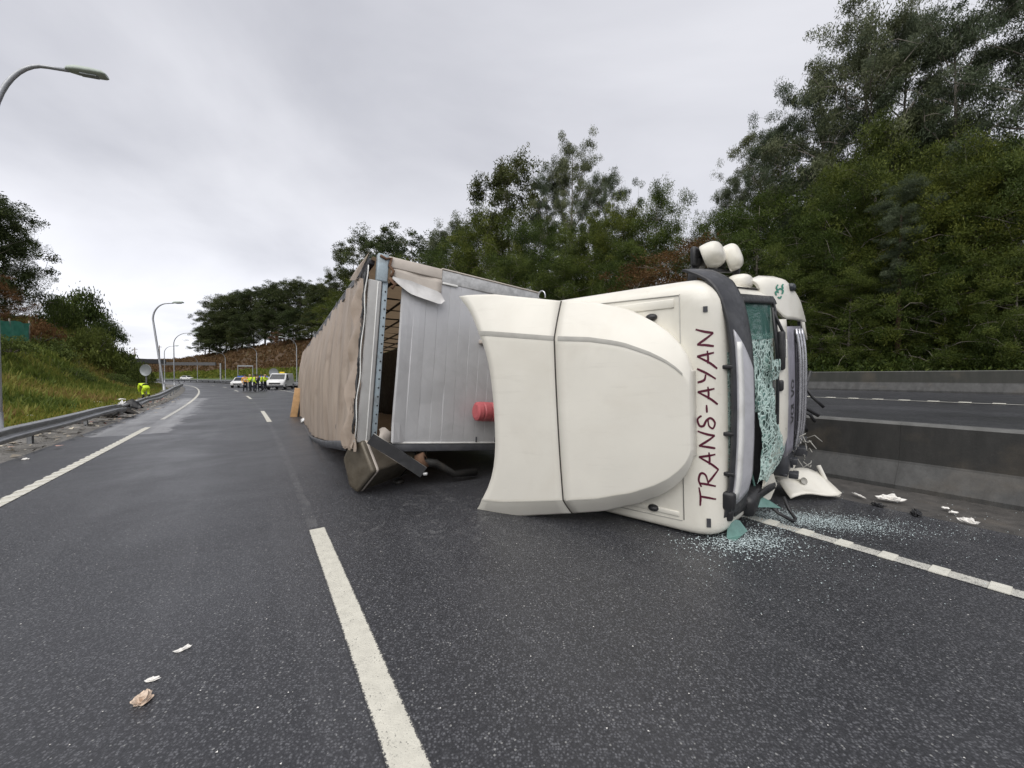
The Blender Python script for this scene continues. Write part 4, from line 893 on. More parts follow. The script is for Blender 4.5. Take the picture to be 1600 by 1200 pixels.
b = MB(); b.grid([[p + u_*x - s_*y for x, y in sec + sec[:1]] for p in (a_, a_.lerp(c_, .5)+u_*.01, c_)], False); b.build('rail_profile', M['black'], R_)
b = MB(); b.tube([a_ + u_*-.068 - s_*.02, c_ + u_*-.068 - s_*.02], .007, 5); b.build('rail_edge_highlight', M['beige'], R_)  # thin beige line painted in as a highlight along the rail's edge
b = MB(); b.tube([a_ + u_*.072 - s_*.02, c_ + u_*.072 - s_*.02], .005, 5); b.tube([a_ + u_*.01 - s_*.03, c_ + u_*.01 - s_*.03], .005, 5); b.build('groove_highlight', M['strip'], R_)  # pale lines added as painted highlights, to make the grooves read
b = MB(); b.rbox(c_ + d_*.03, (.06, .05, .04), .015); b.build('end_bracket', M['alu2'], R_)
R_ = empty('suspension_arm', (-1.05, 5.5, .0), label='black bent suspension arm in the shade under the trailer front', cat='suspension arm')
b = MB(); b.tube([(-.3, -.1, .34), (-.05, 0, .30), (.2, .1, .12), (.5, .3, .10)], [.07, .06, .05, .06], 8); b.build('arm', M['chassis'], R_)
b = MB(); b.lathe([(.05, -.06), (.11, -.06), (.11, .06), (.05, .06)], 16, Matrix.Translation((-.22, -.12, .36)) @ Matrix.Rotation(radians(70), 4, 'Y')); b.build('bush_ring', M['rust'], R_)
# torn bumper panel on the road by the smashed corner
R_ = empty('bumper_panel', (3.80, 4.95, .0), .10, label='torn cream bumper panel lying on the road beside the barrier', cat='bumper panel')
b = MB(); P_ = []
for i in range(12):
    u = i/11; P_.append([Vector((-.36+.70*u+.03*v, -.20+.36*v+.10*(u-.5)**2, .03+.26*v**1.3*(1-.2*u)+.05*sin(pi*u)+.02*sin(7*u+3*v) + (.03 if i == 11 else 0))) for v in np.linspace(0, 1, 8)])
b.grid(P_, True, .012); b.build('skin', M['cream'], R_)
b = MB(); b.tube([(.31, -.16, .05), (.345, .0, .10), (.36, .18, .34)], [.03, .022, .03], 6); b.build('turned_edge', M['cream'], R_)
b = MB(); b.rbox((-.30, .06, .30), (.16, .03, .15), .012, Matrix.Rotation(radians(20), 4, 'Y')); b.tube([(-.46, -.02, .28), (-.2, .03, .26), (-.05, 0, .2)], .014, 6); b.build('broken_tab', M['cream'], R_)
b = MB(); b.lathe([(.0, 0), (.035, 0), (.045, .02)], 14, Matrix.Translation((-.05, -.02, .20)) @ Matrix.Rotation(radians(70), 4, 'X')); b.build('tow_hole', M['strip'], R_)
tag(MB().tube([(2.60, 4.42, .58), (2.66, 4.30, .36), (2.73, 4.18, .22), (2.84, 4.06, .09), (2.95, 4.0, .03), (3.02, 4.06, .03), (3.02, 4.16, .10), (3.0, 4.22, .22)], .018, 8).build('cable', M['black']), 'black cable looping from the broken windscreen down to the road', 'cable')
b = MB(); b.add([(2.38, 3.97, .26), (2.60, 4.10, .30), (2.80, 4.14, .20), (2.92, 4.13, .12), (2.70, 4.02, .17), (2.5, 3.93, .20)], [(0, 1, 5), (1, 4, 5), (1, 2, 4), (2, 3, 4)]); b.tube([(2.62, 4.1, .30), (2.63, 4.25, .62)], .012, 5); b.build('glass_fragment', M['greenplate'], label='green curved strip of windscreen glass hanging below the sun visor', cat='glass fragment')
b = MB(); b.add([(2.04, 3.62, .01), (2.12, 3.74, .16), (2.26, 3.78, .12), (2.30, 3.72, .04), (2.2, 3.64, .03), (2.08, 3.56, .005)], [(0, 1, 4), (1, 2, 4), (2, 3, 4), (0, 4, 5)]); b.build('glass_fragment', M['greenplate'], label='large folded piece of green glass at the foot of the lettered cab', cat='glass fragment')
def shards(name, n, cx, cy, sx, sy, sz, kind='stuff', rot=0, **k):
    V = []; g = np.random.default_rng(5)
    for i in range(n):
        x, y = g.normal(0, 1, 2); x *= sx; y *= sy; X = cx+x*cos(rot)-y*sin(rot); Y = cy+x*sin(rot)+y*cos(rot); r = sz*g.uniform(.35, 1.3); a = g.uniform(0, 6.28); t = g.normal(0, .5, 3)
        c = [Vector((X+r*cos(a+q*2.1), Y+r*sin(a+q*2.1), .006+.004*g.random()+abs(t[q])*r*.6)) for q in range(3)]; V += c
    me = fast_mesh(name, [tuple(v) for v in V], 3, M['shard']); return link(name, me, kind=kind, **k)
shards('glass_shards', 9000, 3.15, 4.12, .44, .15, .0055, rot=-.3)
shards('glass_shards', 2600, 2.2, 3.58, .26, .14, .0075, rot=.2)
shards('glass_shards', 700, 2.2, 3.3, .6, .35, .005)
shards('glass_shards', 500, 3.9, 4.0, 1.0, .6, .005)
# plywood and a white strip behind the rear of the trailer
def at_ground(px, py, z=0.0): k = (1.55-z)*600/(py-588); return Vector((k*(px-800)/600, k, z))
b = MB(); R_ = empty('plywood_board', at_ground(457, 652), .3, label='plywood board leaning on the trailer tarp near its rear end', cat='board')
b.rbox((.05, .1, .55), (.34, .03, 1.12), .006, Matrix.Rotation(radians(9), 4, 'Y')); b.build('board', M['wood'], R_)
b = MB(); b.rbox((.16, .06, .5), (.06, .05, 1.0), .008, Matrix.Rotation(radians(9), 4, 'Y')); b.build('batten', M['chassis'], R_)
p = at_ground(470, 662); b = MB(); b.grid([[Vector((p.x+.5*u-.2*v, p.y-.15*u+.35*v, .03+.10*sin(pi*u)+.05*v)) for v in np.linspace(0, 1, 5)] for u in np.linspace(0, 1, 8)], True, .02); b.build('roof_fragment', M['white'], label='curved white panel fragment on the road at the plywood board\'s foot', cat='fragment')
# ================================================================ trees, bushes, grass (leaf-sized faces spread through each crown)
def leaves(C, axis, ln, wd, g, tint):
    """C (n,3) centres, axis (n,3) long directions -> diamond leaves as independent quads"""
    n = len(C); axis = axis/np.linalg.norm(axis, axis=1, keepdims=True); rnd = g.normal(size=(n, 3)); sd = np.cross(axis, rnd); sd /= np.linalg.norm(sd, axis=1, keepdims=True)+1e-9
    L_ = (ln*g.uniform(.6, 1.35, (n, 1)))/2; W_ = (wd*g.uniform(.7, 1.3, (n, 1)))/2
    V = np.stack([C-axis*L_, C+sd*W_-axis*L_*.1, C+axis*L_, C-sd*W_-axis*L_*.1], 1)
    return V.reshape(-1, 3), tint
def make_tree(seed, H, kind, leafmat, barkmat, spread, base, nb, nclump, nleaf, ln, wd, droop, cr=.7, lean=.0):
    """tapered trunk with limbs; leaf clumps at the limb ends. Returns (trunk mesh, crown mesh)"""
    g = np.random.default_rng(seed); b = MB(); a0 = g.uniform(0, 6.28)
    n = 9; path = []
    for i in range(n):
        t = i/(n-1); path.append(Vector((lean*t*t*H*cos(a0)+.18*sin(t*4+seed)*t, lean*t*t*H*sin(a0)+.18*cos(t*5+seed)*t, t*H*.94)))
    r0 = H*.0125 + .03; b.tube(path, [r0*(1-.9*i/(n-1)) for i in range(n)], 8)
    ends = []
    for k in range(nb):
        t = base + (1-base)*((k+.5)/nb)**.9*.97; i = min(n-2, int(t*(n-1))); f = t*(n-1)-i; o = path[i].lerp(path[i+1], f)
        az = k*2.399+g.uniform(-.4, .4); prof = spread(t)
        L_ = prof*g.uniform(.75, 1.2); el = g.uniform(.25, .75) if kind != 'dense' else g.uniform(.0, .5)
        d = Vector((cos(az)*cos(el), sin(az)*cos(el), sin(el))); pts = [o]
        for q in range(1, 5): pts.append(o + d*L_*q/4 + Vector((g.normal()*.06*L_, g.normal()*.06*L_, (-.10 if kind == 'dense' else .05)*L_*(q/4)**2)))
        rr = r0*(1-.85*t)*.5; b.tube(pts, [max(.008, rr*(1-.8*q/4)) for q in range(5)], 5, cap=False)
        for q in (2, 3, 4):
            ends.append((pts[q], L_)); 
        for q in range(3):
            s = pts[2+q % 3]; e = s + Vector((g.normal(), g.normal(), g.normal()*.6+.2)).normalized()*L_*.38; b.tube([s, (s+e)/2+Vector((0, 0, .05*L_)), e], [max(.006, rr*.3), max(.005, rr*.2), .004], 4, cap=False); ends.append((e, L_))
    ends.append((path[-1], 1.2)); ends.append((path[-1]+Vector((0, 0, .4)), 1.0))
    E_ = np.array([list(e[0]) for e in ends]); Vs, Ts = [], []
    for k in range(nclump):
        e = E_[g.integers(len(E_))] + g.normal(size=3)*np.array([.5, .5, .4])*cr
        m = int(nleaf*g.uniform(.5, 1.5)); tint = g.uniform(-.15, 1.1)
        hgt = min(1, max(0, e[2]/H)); rr = cr*g.uniform(.45, 1.0)
        dd = g.normal(size=(m, 3)); dd /= np.linalg.norm(dd, axis=1, keepdims=True); C_ = e + dd*(g.random((m, 1))**.45)*np.array([rr*1.25, rr*1.25, rr*.80]) + g.normal(size=(m, 3))*.05
        ax = g.normal(size=(m, 3))*.6; ax[:, 2] += -droop
        if kind == 'dense': out = C_-e; ax = ax + out/(np.linalg.norm(out, axis=1, keepdims=True)+1e-6)*.9; ax[:, 2] += .55
        v, t_ = leaves(C_, ax, ln, wd, g, None); Vs.append(v); Ts.append(np.clip(.18+.55*tint + g.normal(size=m)*.14, 0, 1))
    V = np.concatenate(Vs); tt = np.concatenate(Ts)
    return b.mesh('trunk', barkmat), fast_mesh('crown', V, 4, leafmat, {'tint': tt})
PRO = {}
def _euc(t): return 3.6*sin(pi*min(1, max(.08, (t-.25)/.8)))**.7 + .5
def _tall(t): return 2.5*sin(pi*min(1, max(.08, (t-.3)/.78)))**.7 + .4
def _dense(t): return 3.6*(1-((t-.32)/.72)**2)**.5 + .4 if t < 1.03 else .4
def _gum(t): return 4.2*sin(pi*min(1, max(.05, (t-.45)/.6)))**.6 + .4
for i in range(3): PRO['euc%d' % i] = make_tree(20+i, 18, 'euc', M['leaf_euc'], M['bark'], _euc, .28, 30, 400, 140, .19, .042, .6, .62, .03*i)
for i in range(2): PRO['tall%d' % i] = make_tree(40+i, 18, 'euc', M['leaf_euc'], M['bark'], _tall, .18, 32, 390, 140, .19, .042, .5, .58, .02)
for i in range(3): PRO['dense%d' % i] = make_tree(60+i, 11, 'dense', M['leaf_dense'], M['bark'], _dense, .05, 38, 520, 160, .145, .040, .1, .66)
for i in range(2): PRO['gum%d' % i] = make_tree(80+i, 18, 'euc', M['leaf_oak'], M['bark'], _gum, .30, 26, 220, 110, .30, .09, .25, .85, .03)
PRO['oak0'] = make_tree(90, 11, 'oak', M['leaf_oak'], M['bark'], _dense, .08, 36, 560, 85, .18, .085, .2, .7)
PRO['brown0'] = make_tree(95, 6, 'dense', M['leaf_brown'], M['bark'], lambda t: 1.9*(1-((t-.4)/.65)**2)**.5+.3 if t < 1.04 else .3, .1, 24, 240, 110, .085, .035, .2, .42)
def make_bush(seed, mat, n=60, nl=60, ln=.13, wd=.05, h=1.0, upr=.5):
    g = np.random.default_rng(seed); Vs, Ts = [], []; b = MB()
    for k in range(n):
        r = sqrt(g.uniform(0, 1)); a = g.uniform(0, 6.28); zt = h*(1-r**2.2*.75)*g.uniform(.25, 1.05); e = np.array([r*cos(a), r*sin(a), zt*.92])
        if k % 5 == 0: b.tube([(e[0]*.2, e[1]*.2, -.05), (e[0]*.7, e[1]*.7, e[2]*.6), tuple(e)], [.03, .02, .006], 4, cap=False)
        m = int(nl*g.uniform(.5, 1.4)); C_ = e+g.normal(size=(m, 3))*np.array([.15, .15, .12]); ax = g.normal(size=(m, 3)); ax[:, 2] += upr*2
        v, _ = leaves(C_, ax, ln, wd, g, None); Vs.append(v); Ts.append(np.clip(.1+.6*g.uniform()+g.normal(size=m)*.13, 0, 1))
    return b.mesh('stem', M['bark']), fast_mesh('foliage', np.concatenate(Vs), 4, mat, {'tint': np.concatenate(Ts)})
BUS = [make_bush(1, M['leaf_bush']), make_bush(2, M['leaf_bush'], 70, 60, .12, .035, 1.1, .8), make_bush(3, M['leaf_dense'], 80, 55, .12, .04, 1.2, .9), make_bush(4, M['leaf_brown'], 45, 45, .13, .05, .9)]
tr_ = random.Random(3)
def tree(kind, loc, hgt, label, group, wide=1.0, name=None, rz=None):
    pm = PRO[kind]; H0 = {'dense': 11, 'oak0': 11, 'brown': 6}.get(kind[:5] if kind[:4] != 'oak0' else 'oak0', 18)
    nm = name or {'e': 'eucalyptus_tree', 't': 'eucalyptus_tree', 'd': 'acacia_tree', 'g': 'gum_tree', 'o': 'broadleaf_tree', 'b': 'autumn_tree'}[kind[0]]
    o = empty(nm, loc, tr_.uniform(0, 6.28) if rz is None else rz, label=label, cat='tree', group=group); k = hgt/H0; o.scale = (k*wide, k*wide, k)
    link('trunk', pm[0], o); link('crown', pm[1], o); return o
def tree_px(kind, px, ytop, off, label, group, wide=1.0, rz=None):
    s = at_px(px, off)
    if s is None: s = at_px(px, off, 300)
    p = P(s, off); z = zr(s, off)-.2; top = 1.55+(588-ytop)/600*p.y
    return tree(kind, (p.x, p.y, z), (top-z)*1.0, label, group, wide, rz=rz)
GA = 'trees behind the roadside wall'
# right-hand wood, from the edge of the picture inwards
for kind, px, yt, off, wide, lab in [
    ('euc0', 1345, 22, 27, .82, 'tallest broad grey-green eucalyptus of the right-hand wood with feathery crown'),
    ('euc1', 1290, 110, 29, .6, 'grey-green eucalyptus left of the tallest one above the wall'),
    ('euc2', 1398, 42, 28, .6, 'eucalyptus right of the tallest broad one, its crown merging with it'),
    ('tall0', 1490, 8, 26, .72, 'narrow dark eucalyptus standing between two sky gaps at upper right'),
    ('euc1', 1622, -40, 27, .7, 'loose eucalyptus with sky showing through at the right edge of the photo'),
    ('euc2', 1232, 185, 29, .6, 'mid-height eucalyptus on the sloping left shoulder of the right-hand wood'),
    ('tall1', 1185, 212, 32, .7, 'slim eucalyptus behind the sloping left shoulder of the right-hand wood'),
    ('euc0', 1142, 268, 30, .5, 'small eucalyptus near the left end of the right-hand wood'),
    ('dense0', 1112, 345, 27, .55, 'leftmost bushy acacia of the right-hand wood, above the cab mirrors'),
    ('dense1', 1185, 305, 24, .8, 'bushy green acacia above the white cab corner'),
    ('dense2', 1290, 310, 23, .8, 'bushy acacia in front of the tallest eucalyptus, behind the wall'),
    ('dense0', 1372, 205, 24.5, .62, 'tall olive-green acacia rising in front of the eucalyptus trunks'),
    ('dense1', 1455, 280, 22.5, .75, 'bushy acacia just left of the right-edge acacias'),
    ('dense2', 1535, 245, 22.5, .72, 'yellowish green acacia crown near the right edge behind the wall'),
    ('dense0', 1615, 195, 22.5, .72, 'wide acacia crown cut by the right edge of the photo'),
    ('dense2', 1410, 330, 26, 1.2, 'dark acacia deep in the wood behind the reddish slim trunk'),
    ('dense1', 1240, 390, 21.5, .9, 'low acacia close behind the wall beside the cab front'),
    ('dense0', 1330, 420, 21.2, .9, 'low dark acacia close behind the wall, midway to the photo edge'),
    ('dense2', 1480, 400, 21.0, .9, 'low dark acacia close behind the wall near the right end'),
    ('dense1', 1590, 400, 20.8, .9, 'lowest acacia close behind the wall at the right edge'),
    ('tall1', 1440, 150, 33, .9, 'eucalyptus at the back of the wood, seen between nearer crowns'),
    ('euc2', 1560, 215, 36, .8, 'far eucalyptus at the back of the wood near the right edge'),
    ('dense0', 1330, 260, 34, 1.3, 'acacia at the back of the wood below the tallest eucalyptus'),
    ('dense1', 1540, 250, 32, 1.3, 'acacia at the back of the wood near the right edge')]: tree_px(kind, px, yt, off, lab, GA, wide)
for kind, px, yt, off, wide, lab in [
    ('brown0', 1070, 385, 23, 1.2, 'rust-brown small tree between the two woods, behind the cab roof'),
    ('dense1', 1022, 302, 25, .55, 'rounded acacia beside the rust-brown tree'),
    ('dense0', 975, 322, 26, .62, 'rounded acacia third from the rust-brown tree'),
    ('euc0', 893, 222, 32, .62, 'tallest loose eucalyptus of the middle wood above the trailer'),
    ('euc2', 938, 268, 33, .6, 'slanting eucalyptus right of the tallest one in the middle wood'),
    ('euc1', 858, 275, 33, .6, 'eucalyptus left of the tallest one in the middle wood'),
    ('gum0', 800, 265, 31, .75, 'dark round-topped tree left of the tall loose eucalyptus in the middle wood'),
    ('dense2', 768, 335, 28, .75, 'dark acacia below the round-topped tree over the trailer beam'),
    ('dense1', 845, 345, 27, .75, 'dark acacia behind the deflector\'s rear edge'),
    ('dense0', 920, 345, 26, .7, 'acacia behind the middle of the cab roof'),
    ('dense2', 990, 390, 23, .9, 'low acacia just above the cab roof edge'),
    ('dense0', 880, 400, 23, .9, 'low acacia just above the deflector'),
    ('dense1', 800, 410, 23, .9, 'low acacia just above the trailer\'s steel beam'),
    ('euc1', 712, 345, 34, .9, 'small pale eucalyptus at the left shoulder of the middle wood'),
    ('dense2', 732, 362, 29, .7, 'dark acacia at the left shoulder of the middle wood'),
    ('dense0', 690, 388, 29, .8, 'acacia above the beige trailer beam'),
    ('gum1', 650, 372, 36, 1.0, 'loose-crowned gum behind the trailer\'s top corner, right side'),
    ('gum0', 590, 368, 38, 1.0, 'loose-crowned gum showing over the trailer\'s top corner'),
    ('dense1', 640, 410, 30, 1.1, 'dark low tree behind the trailer\'s beige beam'),
    ('dense2', 590, 430, 31, 1.1, 'dark low tree behind the trailer\'s raised corner'),
    ('gum1', 552, 385, 40, .9, 'gum tree left of the trailer\'s raised corner'),
    ('gum0', 530, 425, 42, 1.0, 'gum tree above the tarp\'s ragged top edge'),
    ('dense0', 545, 455, 33, 1.2, 'dark bushy tree behind the tarp\'s ragged top edge')]: tree_px(kind, px, yt, off, lab, 'trees of the middle wood', wide)
GH = 'trees on the far brown hill'
for k, (px, yt, off) in enumerate([(328, 488, 44), (345, 470, 47), (362, 462, 44), (380, 462, 49), (398, 455, 45), (415, 452, 48), (433, 450, 44), (452, 440, 47), (470, 443, 44), (488, 445, 48), (505, 448, 44), (520, 440, 46), (355, 490, 41), (390, 490, 41), (425, 485, 41), (460, 485, 40), (495, 485, 39), (518, 480, 38)]):
    tree_px(('gum0', 'gum1', 'oak0', 'gum1')[k % 4] if k < 12 else 'oak0', px, yt, off, 'dark loose-crowned tree, %s from the left end of the far hilltop row' % ('first second third fourth fifth sixth seventh eighth ninth tenth eleventh twelfth'.split()[k]) if k < 12 else 'low rounded tree, %s from the left at the lower edge of the hilltop wood' % ('first second third fourth fifth sixth'.split()[k-12]), GH if k < 12 else 'low trees under the hilltop wood', 1.15 if k < 12 else 1.3)
for px, lab in ((322, 'lowest outlying tree at the left tip of the far hilltop wood'), (340, 'low tree second from the left tip of the far hilltop wood'), (372, 'low dense tree under the left part of the far hilltop wood')): tree_px('oak0', px, 512, 39, lab, 'low trees under the hilltop wood', 1.2)
tree_px('brown0', 436, 518, 38, 'small russet tree below the hilltop wood', None, 1.2)
# reddish slim trunk seen low in the right-hand wood
s_ = at_px(1402, 21); p = P(s_, 21); z = zr(s_, 21); o = empty('slim_tree', (p.x, p.y, z), label='slim reddish bare trunk standing alone behind the wall', cat='tree')
b = MB(); b.tube([(0, 0, -.2), (.04, .02, 2), (.0, .0, 4.5), (.08, .04, 7)], [.11, .09, .07, .03], 8); b.build('trunk', M['barkred'], o); c_ = link('crown', PRO['tall0'][1], o); c_.location = (0, 0, 2.6); c_.scale = (.32, .32, .32)
# left plateau
def left_tree(kind, px, Y, ytop, label, wide=1.0, zb=None, name=None):
    x = (px-800)/600*Y; z = zb; return tree(kind, (x, Y, z), 1.55+(588-ytop)/600*Y-z, label, None, wide, name)
left_tree('dense1', 10, 33, 312, 'large dark rounded tree on top of the left cutting', .52, 5.2, 'broadleaf_tree')
left_tree('oak0', -45, 30, 300, 'dark tree cut by the left edge above the green netting', 1.0, 5.0)
left_tree('brown0', -14, 29, 425, 'russet bush-like tree below the large dark tree on the left', 1.3, 5.2, 'autumn_tree')
# bushes on the left cutting
def bush(k, px, Y, ybase, ytop, wpx, label, group='bushes on the left cutting'):
    x = (px-800)/600*Y; z = 1.55+(588-ybase)/600*Y; o = empty('bush', (x, Y, z-.15), tr_.uniform(0, 6), label=label, cat='bush', group=group)
    h = (ybase-ytop)/600*Y; w = wpx/600*Y/2; o.scale = (w, w, h); link('stem', BUS[k][0], o); link('foliage', BUS[k][1], o)
for a in [(2, 128, 42.5, 508, 458, 62, 'tallest dark bush on the crest of the left cutting'), (2, 95, 38, 515, 468, 50, 'dark bush on the crest left of the tallest one'), (1, 150, 43, 520, 483, 44, 'bush just right of the tallest one on the crest'), (1, 172, 44.5, 532, 500, 36, 'small bush lower down the crest line'),
          (3, 64, 30, 528, 488, 46, 'brown thorny bush at the end of the green netting'), (0, 125, 35, 575, 520, 84, 'broad bright bush in the middle of the left slope'), (2, 165, 40, 580, 535, 60, 'dark bush right of the broad bright one on the slope'), (1, 192, 42, 585, 548, 48, 'bush near the right end of the slope'),
          (0, 205, 40, 600, 565, 44, 'bush behind the round road sign'), (1, 178, 33, 606, 580, 44, 'low bush at the foot of the slope'), (0, 75, 30, 560, 525, 60, 'bush below the brown thorny one'), (2, 222, 44, 598, 572, 30, 'last small bush before the bridge'),
          (0, 18, 22, 545, 520, 50, 'bush under the green netting'), (1, 110, 27, 600, 570, 50, 'low bush in the grass of the middle slope'), (1, 148, 36, 545, 508, 46, 'dense bush under the crest right of centre')]: bush(*a)
GU = 'undergrowth along the roadside wall'
for k in range(26):     # understorey behind the wall
    px = 1262+ (k % 13)*30 + tr_.uniform(-8, 8); off = 20.6 + (k//13)*1.6; s = at_px(px, off); p = P(s, off)
    o = empty('undergrowth_bush', (p.x, p.y, zr(s, off)-.1), tr_.uniform(0, 6), label='dark leafy bush in the row right behind the roadside wall', cat='bush', group=GU); q = tr_.uniform(.8, 1.3); o.scale = (q*1.1, q*1.1, q*(1.0+.6*(k//13))); j = tr_.choice([0, 2, 2]); link('stem', BUS[j][0], o); link('foliage', BUS[j][1], o)
for k in range(16):     # understorey in the middle wood
    px = 560+k*33; off = 21.5; s = at_px(px, off); p = P(s, off); o = empty('undergrowth_bush', (p.x, p.y, zr(s, off)-.1), tr_.uniform(0, 6), label='dark leafy bush at the foot of the middle wood', cat='bush', group='undergrowth of the middle wood'); q = tr_.uniform(2.2, 3.2); o.scale = (q*1.3, q*1.3, q); link('stem', BUS[2][0], o); link('foliage', BUS[2][1], o)
# deep shade of the wood farther back: many small dark trees read as one mass
g_ = np.random.default_rng(77); Vs, Ts = [], []
for k in range(520):
    s = g_.uniform(-14, 75); off = g_.uniform(36, 44); p = P(s, off); z = g_.uniform(0, 11)*(1-.3*g_.random()); m = 46
    C_ = np.array([p.x, p.y, 1.4+z])+g_.normal(size=(m, 3))*np.array([1.2, 1.2, .8]); v, _ = leaves(C_, g_.normal(size=(m, 3)), .6, .3, g_, None); Vs.append(v); Ts.append(np.clip(.1+.4*g_.random()+g_.normal(size=m)*.1, 0, 1))
link('woodland', fast_mesh('woodland', np.concatenate(Vs), 4, M['leaf_dense'], {'tint': np.concatenate(Ts)}), kind='stuff')
# grass and bracken on the left slope
def grass(name, n, s0, s1, o0, o1, hmin, hmax, seed, tmean=None, w=.05, zf=zl, mat='grass'):
    g = np.random.default_rng(seed); V = []; T_ = []
    for i in range(n):
        s = s0+(s1-s0)*g.random()**1.0; off = o0+(o1-o0)*g.random(); p = P(s, off); z = zf(s, off)
        cl = .5+.5*mnoise.noise(Vector((p.x*.55, p.y*.55, 0))); c2 = .5+.5*mnoise.noise(Vector((p.x*.16+9, p.y*.16, 4)))
        tint = min(1, max(0, (tmean if tmean is not None else .30*cl+1.15*c2-.27) + g.normal()*.10)); hh = (hmin+(hmax-hmin)*g.random())*(.55+.9*cl)
        for q in range(5):
            a = g.uniform(0, 6.28); x = p.x+g.normal()*.16; y = p.y+g.normal()*.16; dx = g.normal()*.35*hh; dy = g.normal()*.35*hh; wx, wy = w*cos(a), w*sin(a)
            V += [(x-wx, y-wy, z-.04), (x+wx, y+wy, z-.04), (x+dx, y+dy, z+hh*g.uniform(.6, 1.1))]; T_.append(min(1, max(0, tint+g.normal()*.06)))
    return link(name, fast_mesh(name, V, 3, M[mat], {'tint': T_}), kind='stuff')
grass('slope_grass', 11000, 12, 74, -6.6, -13.6, .16, .42, 5)
grass('verge_grass', 4200, 8, 60, -6.1, -7.4, .07, .20, 6, .42, .035)
grass('crest_grass', 1500, 20, 74, -13.4, -18, .2, .5, 8)
def zh(s, o): return zr(s, o)
grass('hill_scrub', 2600, 85, 215, 20.5, 26, .4, 1.0, 9, .32, .3, zh)
grass('hill_bracken', 3600, 85, 215, 26, 46, .5, 1.2, 10, .62, .35, zh, 'bracken')
# ================================================================ roadside things
# ---- left guardrail: bent W-beam on posts
GR = empty('guardrail', P(10, -4.6), label='bent steel guardrail with dented beam along the left hard shoulder', cat='guardrail')
def gr_obj(b, name, mat, parent=None):
    b.v = [tuple(Vector(v) - GR.location) for v in b.v]; return b.build(name, mat, parent or GR)
WB = [(.0, .155), (.035, .13), (.075, .10), (.075, .075), (.02, .035), (.0, 0), (.02, -.035), (.075, -.075), (.075, -.10), (.035, -.13), (0, -.155)]
def wbeam(pts):
    rows = []
    for s, o, zt, tw in pts:
        p = P(s, o); t = head(s); rt = Vector((cos(t), sin(t), 0)); rows.append([p + rt*(x*cos(tw)-y*sin(tw)) + Vector((0, 0, zt-.155*cos(tw)+x*sin(tw)+y*cos(tw))) for x, y in WB])
    return rows
def smooth_path(keys, ds=.7):
    ks = np.array(keys); ss = np.arange(ks[0, 0], ks[-1, 0]+.01, ds); return [(s, *(float(np.interp(s, ks[:, 0], ks[:, j])) for j in (1, 2, 3))) for s in ss]
for keys in ([(4, -4.55, .47, .25), (8, -4.6, .46, .3), (11, -4.68, .50, .35), (14, -4.65, .50, .3), (16.5, -4.6, .52, .5), (18.3, -4.45, .52, .75), (19.3, -4.35, .44, .9)],
             [(18.9, -4.75, .36, -.3), (21, -5.0, .32, -.5), (23.5, -4.9, .34, .4), (26, -4.7, .42, .9), (29, -4.55, .48, .5), (33, -4.5, .62, .2), (38, -4.5, .75, .1), (46, -4.5, .78, .05), (60, -4.5, .76, 0), (75, -4.5, .75, 0)]):
    b = MB(); b.grid(wbeam(smooth_path(keys)), True, .012); gr_obj(b, 'beam', M['galv'])
for s, h, ln in [(8.4, .42, .1), (12.1, .42, .0), (16.0, .44, -.1), (20.5, .26, .5), (24.3, .28, .6), (28.5, .4, .3), (32, .56, .1), (35.5, .66, 0), (39, .72, 0), (42.5, .72, 0), (46, .72, 0), (50, .72, 0), (54, .72, 0), (58, .72, 0), (62, .72, 0), (66, .72, 0), (70, .72, 0)]:
    p = P(s, -4.78); t = head(s); b = MB(); MM = Matrix.Translation(p) @ Matrix.Rotation(t, 4, 'Z') @ Matrix.Rotation(ln*.6, 4, 'Y')
    for c, d in (((0, 0, h/2-.1), (.012, .13, h+.2)), ((.035, .06, h/2-.1), (.07, .010, h+.2)), ((.035, -.06, h/2-.1), (.07, .010, h+.2))): b.box(c, d, MM)
    gr_obj(b, 'post', M['galv'])
# ---- far guardrail on the outside of the bend
FR = empty('guardrail', P(60, 7.6), label='long steel guardrail round the outside of the far bend', cat='guardrail')
b = MB(); rows = []
for s in np.arange(46, 300, 2.0):
    p = P(s, 7.6); t = head(s); rt = Vector((cos(t), sin(t), 0)); rows.append([p - FR.location + rt*(-x) + Vector((0, 0, .60+y)) for x, y in WB])
b.grid(rows, True, -.012); b.build('beam', M['galv'], FR)
b = MB(); b.box((0, 0, .28), (.10, .12, .60)); pme = b.mesh('post', M['chassis'])
for s in np.arange(46, 300, 4.0): o = link('post', pme, FR); o.location = P(s, 7.72) - FR.location; o.rotation_euler = (0, 0, head(s))
